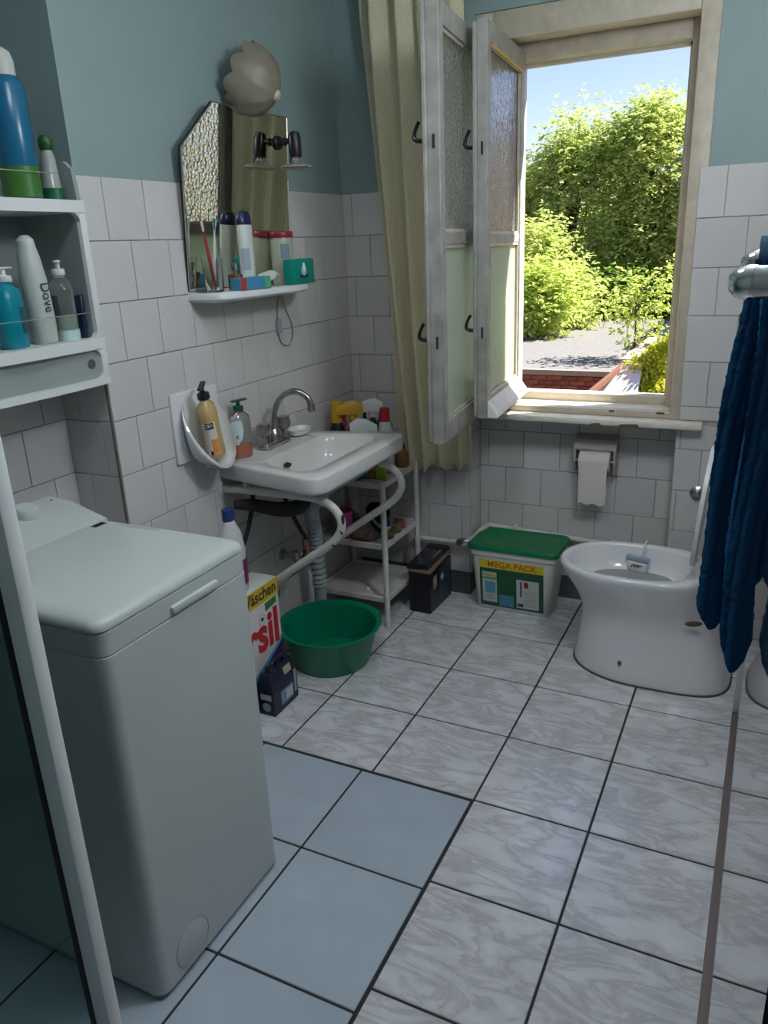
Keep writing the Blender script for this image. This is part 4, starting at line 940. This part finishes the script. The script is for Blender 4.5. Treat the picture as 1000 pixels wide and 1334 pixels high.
# ================================================================== THINGS UNDER THE WINDOW
def black_box():
    t = thing('black_carton', 'tall black cardboard carton with torn brown top by the rack', 'box', (-.32, 1.86, 0))
    Mz = Matrix.Translation((-.296, 1.845, 0)) @ Matrix.Rotation(-.03, 4, 'Z')
    x, y = .052, .115
    B(Mz).box((-x, -y, 0), (x, y, .196), .003, 1).build('carton', P(.010, .011, .016, .3), t)
    B(Mz).rings([[(-x-.001, -y-.001, .192), (x+.001, -y-.001, .192), (x+.001, y+.001, .210), (-x-.001, y+.001, .210)], [(-x-.002, -y-.002, .204), (x+.002, -y-.002, .214), (x+.002, y+.002, .226), (-x-.002, y+.002, .224)]]).build('torn_cardboard', P(.30, .19, .11, .8), t, smooth=0)
    B(Mz).rings([[(-x-.006, -y-.006, .205), (x-.002, -y-.006, .216), (x-.002, y+.002, .228), (-x-.004, y+.002, .225)], [(-x-.003, -y, .224), (x-.020, -y+.006, .232), (x-.020, y, .243), (-x, y, .240)]]).build('lid_flap', P(.014, .015, .022, .22), t, smooth=0)
    B(Mz).box((x-.001, -.085, .105), (x+.0010, -.045, .165), 0).build('photo_print', P(.25, .20, .17), t, smooth=0)
    B(Mz).lathe([(.015, 0), (.015, .0014)], 14, (x+.0002, -.065, .140), (1, 0, 0)).build('photo_print', P(.42, .33, .27), t)
    B(Mz).box((x-.001, -.020, .03), (x+.0008, .105, .175), 0).build('blue_panel', P(.02, .055, .085), t, smooth=0)
    B(Mz).lathe([(.017, 0), (.017, .0016)], 14, (x+.0002, .012, .132), (1, 0, 0)).build('photo_print', P(.42, .36, .32), t)
    B(Mz).prism([(x-.022, -.05, .2345), (x-.022, .045, .2405), (x-.016, .05, .232), (x-.016, -.045, .2265)], (.001, 0, .001)).build('white_sticker', P(.45, .40, .38), t, smooth=0)
black_box()
def bucket():
    t = thing('bucket', 'white rectangular plastic bucket with green lid and label under the window', 'bucket', (.07, 1.95, 0))
    def ring(x0, x1, y0, y1, z, r=.03):
        out = []
        for cx, cy, a0 in ((x1-r, y0+r, -90), (x1-r, y1-r, 0), (x0+r, y1-r, 90), (x0+r, y0+r, 180)):
            for k in range(7):
                a = math.radians(a0+k*15); out.append(V((cx+r*math.cos(a), cy+r*math.sin(a), z)))
        return out
    B().rings([ring(-.083, .232, 1.880, 2.045, .0), ring(-.088, .238, 1.874, 2.050, .008), ring(-.108, .262, 1.850, 2.068, .262), ring(-.114, .268, 1.844, 2.074, .266), ring(-.116, .270, 1.842, 2.076, .295)]).build('tub', P(.66, .655, .63), t, smooth=40)
    B().rings([ring(-.121, .275, 1.837, 2.081, .290), ring(-.121, .275, 1.837, 2.081, .306), ring(-.117, .271, 1.841, 2.077, .312), ring(-.105, .259, 1.853, 2.065, .313), ring(-.100, .254, 1.858, 2.060, .309)]).build('lid', M_lid, t, smooth=40)
    m = B(); m.tube([(-.116, 1.96, .28), (-.130, 1.955, .24), (-.127, 1.95, .17)], .004, 8, 4); m.build('handle_wire', M_wplast, t)
    # front label follows the sloping front: y = 1.874-(z-.008)*.0945
    yf = lambda z: 1.8735-(z-.008)*.0945
    def lab(name, x0, x1, z0, z1, m_, d, par=None):
        return B().prism([(x0, yf(z0)-d, z0), (x1, yf(z0)-d, z0), (x1, yf(z1)-d, z1), (x0, yf(z1)-d, z1)], (0, .0004, 0)).build(name, m_, par or LB, smooth=0)
    LB = None; LB = lab('label', -.066, .216, .020, .245, P(.012, .085, .035), .0004, t)
    lab('yellow_band', -.068, .216, .206, .246, P(.66, .55, .03), .0009)
    lab('instruction_panel', -.055, .010, .040, .188, P(.46, .50, .48), .0009)
    lab('blue_table', -.042, .004, .085, .140, P(.10, .30, .42), .0013)
    lab('green_stripe', -.055, .010, .152, .162, P(.12, .34, .08), .0013); lab('yellow_stripe', -.055, .010, .168, .176, P(.55, .42, .05), .0013)
    for i in range(4): lab('text_line', -.042, .004-.004*i, .056+.006*i, .058+.006*i, P(.25, .28, .30), .0013)
    lab('blue_panel', .020, .086, .026, .082, P(.06, .24, .32), .0009)
    lab('safety_panel', .098, .196, .030, .168, P(.52, .53, .50), .0009)
    lab('red_square', .131, .150, .132, .160, P(.45, .04, .03), .0013)
    for s in (1, -1):
        B().tube([(.133, yf(.136)-.002, .136 if s > 0 else .157), (.148, yf(.157)-.002, .157 if s > 0 else .136)], .0022, 5, 0).build('hazard_cross', M_black, LB)
    lab('barcode', .103, .128, .036, .052, P(.06, .06, .06), .0013); lab('blue_strip', .114, .122, .085, .160, P(.04, .10, .22), .0013)
    for i in range(8): lab('text_line', .131, .190-.006*(i % 3), .042+.010*i, .0445+.010*i, P(.25, .26, .26), .0013)
    up = V((0, -.0945, 1)); text('lettering', 'MEGA PACK', .041, P(.55, .13, .02), LB, (.078, yf(.214)-.0016, .2135), (1, 0, 0), up, .0003, 'CENTER', sx=.96, bold=.0009)
bucket()
t = thing('water_pipe', 'white painted pipe running along the wall under the window', 'pipe', (.1, 2.07, .28))
B().tube([(-.42, 1.955, .262), (-.19, 1.955, .266)], .011, 12, 0).build('pipe_run', M_wpaint, t)
m = B(); m.tube([(-.20, 1.955, .266), (-.135, 1.965, .290), (-.115, 2.03, .312), (-.10, 2.085, .315)], .012, 10, 5); m.build('pipe_bend', M_wpaint, t)
m = B(); m.lathe([(.014, -.03), (.022, -.015), (.022, .015), (.014, .03)], 12, (-.178, 1.955, .268), (1, 0, .2)); m.build('pipe_coupling', M_chrome_d, t)
m = B(); m.tube([(-.10, 2.085, .315), (.25, 2.085, .300), (.672, 2.085, .282)], .012, 12, 3); m.build('pipe_run', M_wpaint, t)
for x, z in ((.02, .31), (.45, .292)): box('pipe_clip', (x-.008, 2.070, z-.016), (x+.008, 2.1185, z+.016), M_wpaint, t, bev=.002)
box('pipe_clip', (-.408, 1.952, .250), (-.392, 1.9945, .275), M_wpaint, t)

# toilet paper
t = thing('paper_holder', 'grey plastic toilet paper holder fixed to the tiles under the window', 'paper holder', (.36, 2.08, .60))
hg = mat('grey_holder_plastic', (.36, .35, .32), .4)
m = B(); m.box((.278, 2.104, .612), (.450, 2.1155, .768), .006, 2); m.build('back_plate', hg, t)
m = B(); m.prism([(.278, 2.105, .768), (.278, 2.070, .752), (.278, 2.052, .715), (.278, 2.056, .706), (.278, 2.105, .730)], (.172, 0, 0)); m.build('hood', hg, t, smooth=20)
for x in (.278, .440): B().prism([(x, 2.105, .60), (x, 2.105, .73), (x, 2.052, .715), (x, 2.045, .66), (x, 2.065, .615)], (.010, 0, 0)).build('side_arm', hg, t, smooth=0)
B().cyl((.270, 2.062, .662), (.452, 2.062, .662), .008).build('spindle', M_chrome_d, t)
t = thing('toilet_paper_roll', 'toilet paper roll with hanging sheet in the holder', 'toilet paper', (.366, 2.05, .66))
B().lathe([(.010, -.062), (.040, -.062), (.042, -.06), (.042, .06), (.040, .062), (.010, .062), (.0095, -.06)], 32, (.366, 2.062, .662), (1, 0, 0), cap0=False, cap1=False).build('roll', M_toilet_paper, t)
n = 14; R = []
prof = [(2.062-.0425, .665), (2.0185, .62), (2.018, .58), (2.021, .53), (2.020, .485)]
B().rings([[V((.309+.114*k/n, y+.0015*math.sin(k*.9+i), z+(.006*math.sin(k) if i == 4 else 0))) for k in range(n+1)] for i, (y, z) in enumerate(prof)], False, False, closed=False).build('hanging_sheet', M_toilet_paper, t, smooth=180)
t = thing('wall_stopcock', 'small chrome stopcock rosette on the wall behind the toilet', 'valve', (.775, 1.99, .585))
m = B(); m.lathe([(.028, 0), (.028, .004), (.016, .012), (.010, .014), (.010, .03), (.001, .031)], 24, (.775, 1.9945, .585), (0, -1, 0)); m.build('rosette', M_chrome_d, t)

# ================================================================== TOILET
def toilet():
    t = thing('toilet', 'white ceramic toilet with raised lid beside the window wall', 'toilet', (.66, 1.65, 0))
    yc = 1.655; n = 48
    def ring(x0, x1, hw, z, back=.5, front=2.1):
        cx = x0+(x1-x0)*.46; out = []
        for k in range(n):
            a = 2*PI*k/n; c, s = math.cos(a), math.sin(a)
            if c < 0: x = cx-(cx-x0)*abs(c)**(2/front); y = hw*math.copysign(abs(s)**(2/front), s)
            else: x = cx+(x1-cx)*abs(c)**back; y = hw*math.copysign(abs(s)**.62, s)
            out.append(V((x, yc+y, z)))
        return out
    R = [ring(.404, .968, .192, .0), ring(.402, .970, .194, .02), ring(.410, .955, .176, .06), ring(.418, .925, .156, .13), ring(.424, .900, .144, .19), ring(.420, .880, .144, .235),
         ring(.402, .868, .155, .28), ring(.374, .862, .171, .325), ring(.350, .858, .184, .362), ring(.339, .856, .190, .385), ring(.336, .855, .192, .398), ring(.342, .850, .188, .407), ring(.350, .846, .183, .409)]
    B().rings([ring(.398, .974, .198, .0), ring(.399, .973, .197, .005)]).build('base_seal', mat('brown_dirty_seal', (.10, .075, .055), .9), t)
    I = [ring(.364, .806, .165, .408, .62), ring(.370, .802, .160, .400, .62), ring(.396, .790, .150, .36, .65), ring(.415, .765, .134, .325, .7), ring(.430, .750, .122, .318, .7)]
    B().rings(R+I, True, True).build('bowl', M_ceramic, t, smooth=60)
    B().rings([ring(.434, .746, .119, .3186, .7), ring(.434, .746, .119, .3190, .7)]).build('flush_shelf', mat('wet_grey_bowl', (.30, .30, .31), .15), t, smooth=0)
    for x, z in ((.60, .075),): B().lathe([(.008, 0), (.007, .004), (.001, .005)], 12, (x, yc-.1755, z), (0, -1, .25)).build('bolt_cover', M_base, t)
    m = B(); m.lathe([(.001, .002), (.015, .001), (.020, -.001)], 14, (.835, yc-.146, .262), (.35, -1, .0), sx=1.5, sy=.55); m.build('stain', mat('rust_stain', (.13, .085, .05), .8), t)
    # raised lid and seat
    Ml = Matrix.Translation((.776, yc, .418)) @ Matrix.Rotation(math.radians(4), 4, 'Y')
    for name, xo, th, s_ in (('lid', .022, .014, 1.0),):
        pts = []
        for k in range(40):
            a = 2*PI*k/40; c, s = math.cos(a), math.sin(a)
            pts.append((s*.178*(1 if c > 0 else 1), (.225+.215*c) if c > 0 else .225-.205*abs(c)**.6))
        B(Ml).prism([(xo, y, z) for y, z in pts], (th, 0, 0)).build(name, M_wplast, t, smooth=30)
    for y in (-.08, .08): B().cyl((.806, yc+y-.02, .416), (.806, yc+y+.02, .416), .012).build('hinge', M_wplast, t)
toilet()
t = thing('toilet_block', 'white and blue toilet freshener block hooked over the toilet rim', 'toilet freshener', (.60, 1.78, .36))
m = B(); m.tube([(.620, 1.852, .355), (.620, 1.850, .414), (.620, 1.826, .418), (.619, 1.800, .410), (.613, 1.788, .380), (.608, 1.780, .345)], .0042, 8, 5); m.build('hook', M_wplast, t)
Mb = Matrix.Translation((.600, 1.772, .345)) @ Matrix.Rotation(-.25, 4, 'Z')
B(Mb).box((-.040, -.010, -.030), (.040, .014, .016), .011, 3).build('cage', M_wplast, t)
B(Mb).box((-.046, -.008, .012), (.046, .016, .034), .006, 2).build('cage_top', P(.30, .38, .48), t)
for k in range(3):
    m = B(Mb); m.tube([(-.022+.013*k, -.0105, -.008), (-.012+.013*k, -.0108, .002), (-.002+.013*k, -.0105, .001)], .0022, 6, 3); m.build('blue_wave_print', M_navy, t)

# ================================================================== OUTSIDE
def ground():
    o = box('garden_ground', (-60, 2.6, -4.3), (60, 120, -4.0), mat('grassy_earth', (.10, .13, .04), .95, noise=(.8, .4))); tag(o, 'grassy ground far below the window', 'ground', kind='structure')
ground()
M_brick = mat('red_brick', (.34, .075, .045), .85, noise=(18, .35), bump=(40, .5), obj_random=.25)
def annexe():
    t = thing('flat_roof_building', 'low brick building with grey felt roof outside the window', 'building', (-5, 15, -4))
    rf = mat('grey_roofing_felt', (.155, .15, .15), .9, noise=(6, .12), bump=(60, .5))
    box('walls', (-12, 11.62, -4), (-1.14, 20.0, -.56), P(.22, .10, .075, .9), t, smooth=0)
    box('felt_roof', (-12, 11.56, -.56), (-1.14, 20.0, -.50), rf, t, smooth=0)
    box('roof_edge_strip', (-12, 11.50, -.575), (-1.14, 11.57, -.488), P(.38, .26, .21, .9), t, bev=.008)
    box('mortar_face', (-5, 11.575, -1.3), (-1.14, 11.62, -.575), P(.30, .20, .16, .95), t, smooth=0)
    for r in range(8):
        z = -.585-.078*(r+1)+.039
        for k in range(-1, 14):
            x0 = -4.6+.255*k+(.1275 if r % 2 else 0)
            if x0+.245 > -1.15: continue
            w = .245-random.uniform(0, .02)
            piece('brick', (.245, .05, .066), .004, M_brick, t, (x0+.1225, 11.575-random.uniform(-.004, .012), z), (0, random.uniform(-.02, .02), 0))
annexe()
t = thing('parapet_wall', 'pinkish rendered wall along the right edge of the felt roof', 'wall', (-1.1, 15, -4))
box('wall_body', (-1.10, 11.4, -4), (-.90, 19.8, -.32), P(.42, .27, .22, .9), t, smooth=0); box('coping', (-1.12, 11.4, -.32), (-.88, 19.8, -.27), P(.40, .33, .30, .9), t, smooth=0)
t = thing('lean_to_roof', 'white lean-to roof with tiled verge below the window', 'roof', (-.9, 10, -1))
B().prism([(-1.60, 9.6, -.78), (-.90, 10.3, -.15), (-.90, 10.3, -.21), (-1.60, 9.6, -.84)], (.06, -.55, 0)).build('verge_tiles', P(.42, .18, .11, .8), t, smooth=0)
B().prism([(-1.52, 9.55, -.77), (-.86, 10.25, -.16), (-.62, 10.25, -.16), (-.62, 9.55, -.77)], (0, .02, -.05)).build('white_slope', P(.72, .70, .66, .7), t, smooth=0)
box('white_wall', (-1.1, 9.62, -4), (-.62, 10.2, -.78), P(.70, .68, .64, .8), t, smooth=0)
t = thing('neighbour_house', 'orange rendered house to the right outside the window', 'house', (5, 18, -4))
box('walls', (1.75, 16.2, -4), (9, 22, 3.75), P(.60, .27, .15, .9), t, smooth=0)
B().prism([(1.55, 16.0, 3.75), (9.2, 16.0, 3.75), (9.2, 22.2, 3.75), (1.55, 22.2, 3.75)], (0, 0, .12)).build('roof', P(.32, .12, .08, .9), t, smooth=0)
for x in (4.2, 6.4):
    w_ = box('house_window', (x, 16.17, 1.0), (x+.9, 16.2, 2.2), P(.7, .7, .68, .5), t, smooth=0); box('pane', (x+.06, 16.165, 1.06), (x+.84, 16.172, 2.14), M_glassclear, w_, smooth=0)
t = thing('pink_garden_wall', 'pink rendered garden wall beside the ivy', 'wall', (-.2, 11, -4))
box('wall_body', (-.62, 10.6, -4), (.3, 10.85, .02), P(.50, .27, .22, .9), t, smooth=0)
box('coping', (-.65, 10.55, .02), (.3, 10.9, .08), P(.42, .30, .26, .9), t, smooth=0)

LM1 = leaf_material('sunlit_tree_leaf', (.28, .43, .09), (.76, .76, .30), .9)
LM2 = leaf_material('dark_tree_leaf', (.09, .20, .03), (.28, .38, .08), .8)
LM4 = leaf_material('ivy_leaf', (.38, .46, .03), (.76, .70, .12), 1.5)
LM3 = leaf_material('yellow_green_leaf', (.32, .46, .08), (.68, .72, .22), 1.5)
M_bark = mat('brown_bark', (.10, .07, .05), .9, noise=(8, .3))
def leaves(name, clumps, n, size, m_, parent, droop=.3, compound=True):
    """leaf blades scattered through ellipsoidal clumps: (centre, radii)"""
    vol = np.array([r[0]*r[1]*r[2] for c, r in clumps])**(2/3); vol = vol/vol.sum()
    idx = RNG.choice(len(clumps), n, p=vol)
    C = np.array([c for c, r in clumps])[idx]; Rr = np.array([r for c, r in clumps])[idx]
    d = RNG.normal(size=(n, 3)); d /= np.linalg.norm(d, axis=1)[:, None]
    rad = RNG.uniform(.35, 1, n)**.45
    Pn = C+d*Rr*rad[:, None]
    # twig groups: leaves along short drooping rachises
    if compound:
        g_ = max(1, n//7); gi = RNG.integers(0, g_, n); base = Pn[:g_]
        ax = RNG.normal(size=(g_, 3)); ax[:, 2] = ax[:, 2]*.35-droop; ax /= np.linalg.norm(ax, axis=1)[:, None]
        out = (base-C[:g_])/np.maximum(Rr[:g_], .1); ax = ax+.8*out/np.maximum(np.linalg.norm(out, axis=1)[:, None], .01); ax /= np.linalg.norm(ax, axis=1)[:, None]
        tpos = RNG.uniform(0, 1, n); Pn = base[gi]+ax[gi]*(tpos*size*5)[:, None]
        side = np.cross(ax[gi], RNG.normal(size=(n, 3))*.3+np.array([0, 0, 1])); side /= np.maximum(np.linalg.norm(side, axis=1)[:, None], 1e-6)
        u = side*np.where(RNG.random(n) < .5, -1, 1)[:, None]+.5*ax[gi]+np.array([0, 0, -.25])
    else:
        u = RNG.normal(size=(n, 3)); u[:, 2] -= .5
    u /= np.linalg.norm(u, axis=1)[:, None]
    nn = RNG.normal(size=(n, 3))*.55+np.array([.15, -.25, 1.0]); w = np.cross(nn, u); w /= np.maximum(np.linalg.norm(w, axis=1)[:, None], 1e-6)
    s = size*RNG.uniform(.6, 1.25, n)[:, None]
    vs = np.stack([Pn, Pn+u*s*.5+w*s*.22, Pn+u*s, Pn+u*s*.5-w*s*.22], 1).reshape(-1, 3)-np.array(ORG[parent.name])
    me = bpy.data.meshes.new(name); me.vertices.add(4*n); me.vertices.foreach_set('co', vs.astype(np.float32).ravel())
    me.loops.add(4*n); me.loops.foreach_set('vertex_index', np.arange(4*n, dtype=np.int32)); me.polygons.add(n)
    me.polygons.foreach_set('loop_start', np.arange(0, 4*n, 4, dtype=np.int32)); me.update(calc_edges=True); me.validate()
    me.materials.append(m_); o = bpy.data.objects.new(name, me); COL.objects.link(o); o.parent = parent; o['kind'] = 'stuff'; return o
def tree(name, label, base, clumps, n, size, m_, group=None, trunk_r=.16, droop=.3):
    t = thing(name, label, 'tree' if 'tree' in name else 'bush', base, group)
    leaves('foliage', clumps, n, size, m_, t, droop)
    m = B(); b = V(base); cs = [V(c) for c, r in clumps]; top = max(cs, key=lambda c: c.z)
    cen = sum(cs, V((0, 0, 0)))/len(cs)
    m.tube([b, b.lerp(V((cen.x, cen.y, b.z)), .3)+V((0, 0, (cen.z-b.z)*.5)), cen, top], [trunk_r, trunk_r*.8, trunk_r*.55, trunk_r*.2], 8, 4)
    for c in cs: m.tube([b.lerp(cen, .75), b.lerp(cen, .8).lerp(c, .5)+V((0, 0, .15)), c], [trunk_r*.4, trunk_r*.28, trunk_r*.1], 6, 3)
    m.build('trunk', M_bark, t); return t
def clumps_for(cx, cy, z0, z1, rw, k, seed):
    rn = random.Random(seed); out = []
    for i in range(k):
        u = rn.random(); z = z0+(z1-z0)*u; w = rw*math.sin(PI*(.18+.75*u))
        a = rn.uniform(0, 2*PI); q = w*rn.uniform(.2, .9); s = rn.uniform(.55, .95)*rw*.46
        out.append(((cx+q*math.cos(a), cy+q*math.sin(a)*.8, z), (s, s, s*.62)))
    return out
TG = 'tall trees behind the felt roof'
specs = [(-6.6, 23.5, -1.6, 3.2, 1.9, 0, 'leafy green tree at the left of the window view behind the roof'), (-4.55, 22.8, -1.5, 4.55, 1.75, 1, 'tallest bright green tree in the middle of the window view'),
         (-2.55, 22.4, -1.5, 4.6, 1.55, 2, 'tall bright green tree at the right side of the window view'), (-.6, 23.0, -1.5, 4.3, 1.8, 3, 'green tree partly hidden by the right window jamb'),
         (-8.6, 25, -1.5, 3.0, 2.0, 4, 'green tree hidden mostly behind the open casement')]
for cx, cy, z0, z1, rw, sd, lab in specs:
    tree('tall_tree', lab, (cx, cy, -4), clumps_for(cx, cy, z0, z1, rw, 30, sd), 42000, .15, LM1, TG)
for i, (cx, cy) in enumerate(((-7, 27.5), (-4.2, 28), (-1.4, 28))):
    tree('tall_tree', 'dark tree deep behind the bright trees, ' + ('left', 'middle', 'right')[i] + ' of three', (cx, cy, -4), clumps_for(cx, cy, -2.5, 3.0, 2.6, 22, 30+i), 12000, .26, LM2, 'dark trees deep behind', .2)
for i, (cx, cy, z0, z1, rw, n, m_, lab) in enumerate(((-3.85, 16.2, -.3, .75, .62, 9000, LM3, 'rounded yellow-green bush on the left of the felt roof'), (-4.3, 18.3, -.2, 1.6, .85, 9000, LM1, 'green shrub behind the yellow-green bush'),
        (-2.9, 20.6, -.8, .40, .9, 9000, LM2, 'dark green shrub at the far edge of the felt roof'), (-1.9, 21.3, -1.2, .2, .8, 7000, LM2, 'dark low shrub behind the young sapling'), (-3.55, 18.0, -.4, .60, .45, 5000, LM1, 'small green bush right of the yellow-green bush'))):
    tree('garden_bush', lab, (cx, cy, -.5 if cy < 19.9 else -4), clumps_for(cx, cy, z0, z1, rw, 14, 50+i), n, .15, m_, None, .05)
cl_ = [((-1.52, 13.0, .42), (.28, .2, .10)), ((-1.30, 12.9, .55), (.2, .2, .08)), ((-1.05, 13.0, .78), (.25, .2, .12)), ((-.80, 13.0, .98), (.2, .2, .12)), ((-1.12, 13.0, .28), (.22, .2, .1)), ((-1.02, 12.9, .02), (.14, .14, .12)), ((-.85, 13.0, .58), (.2, .2, .1)), ((-1.62, 13.0, .62), (.16, .16, .07))]
tree('sapling_tree', 'young feathery sapling tree at the right edge of the roof', (-1.17, 13.0, -.5), cl_, 1300, .11, LM3, None, .022, .5)
t = thing('ivy', 'bright yellow-green ivy covering the wall below the window view right', 'ivy', (-.5, 10.3, -1))
leaves('foliage', [((-.62, 10.3, -.32), (.30, .2, .32)), ((-.40, 10.35, -.1), (.22, .2, .26)), ((-.78, 10.4, -.45), (.25, .2, .25)), ((-.45, 10.2, -.6), (.35, .2, .3)), ((-.28, 10.3, .12), (.10, .1, .14))], 5200, .085, LM4, t, .6, False)
m = B(); m.tube([(-.5, 10.45, -4), (-.55, 10.45, -1.5), (-.5, 10.4, -.3)], .03, 8, 4); m.build('stem', M_bark, t)
t = thing('hedge', 'leafy hedge before the orange house outside the window', 'hedge', (2.5, 13.2, -4))
leaves('foliage', [((1.4+.6*i, 13.2, -.9+.25*(i % 2)), (.45, .35, 1.5)) for i in range(6)], 9000, .13, LM1, t, .4)
m = B(); m.tube([(2.5, 13.2, -4), (2.5, 13.2, -1.5), (2.6, 13.2, .0)], .06, 8, 3); m.build('stem', M_bark, t)
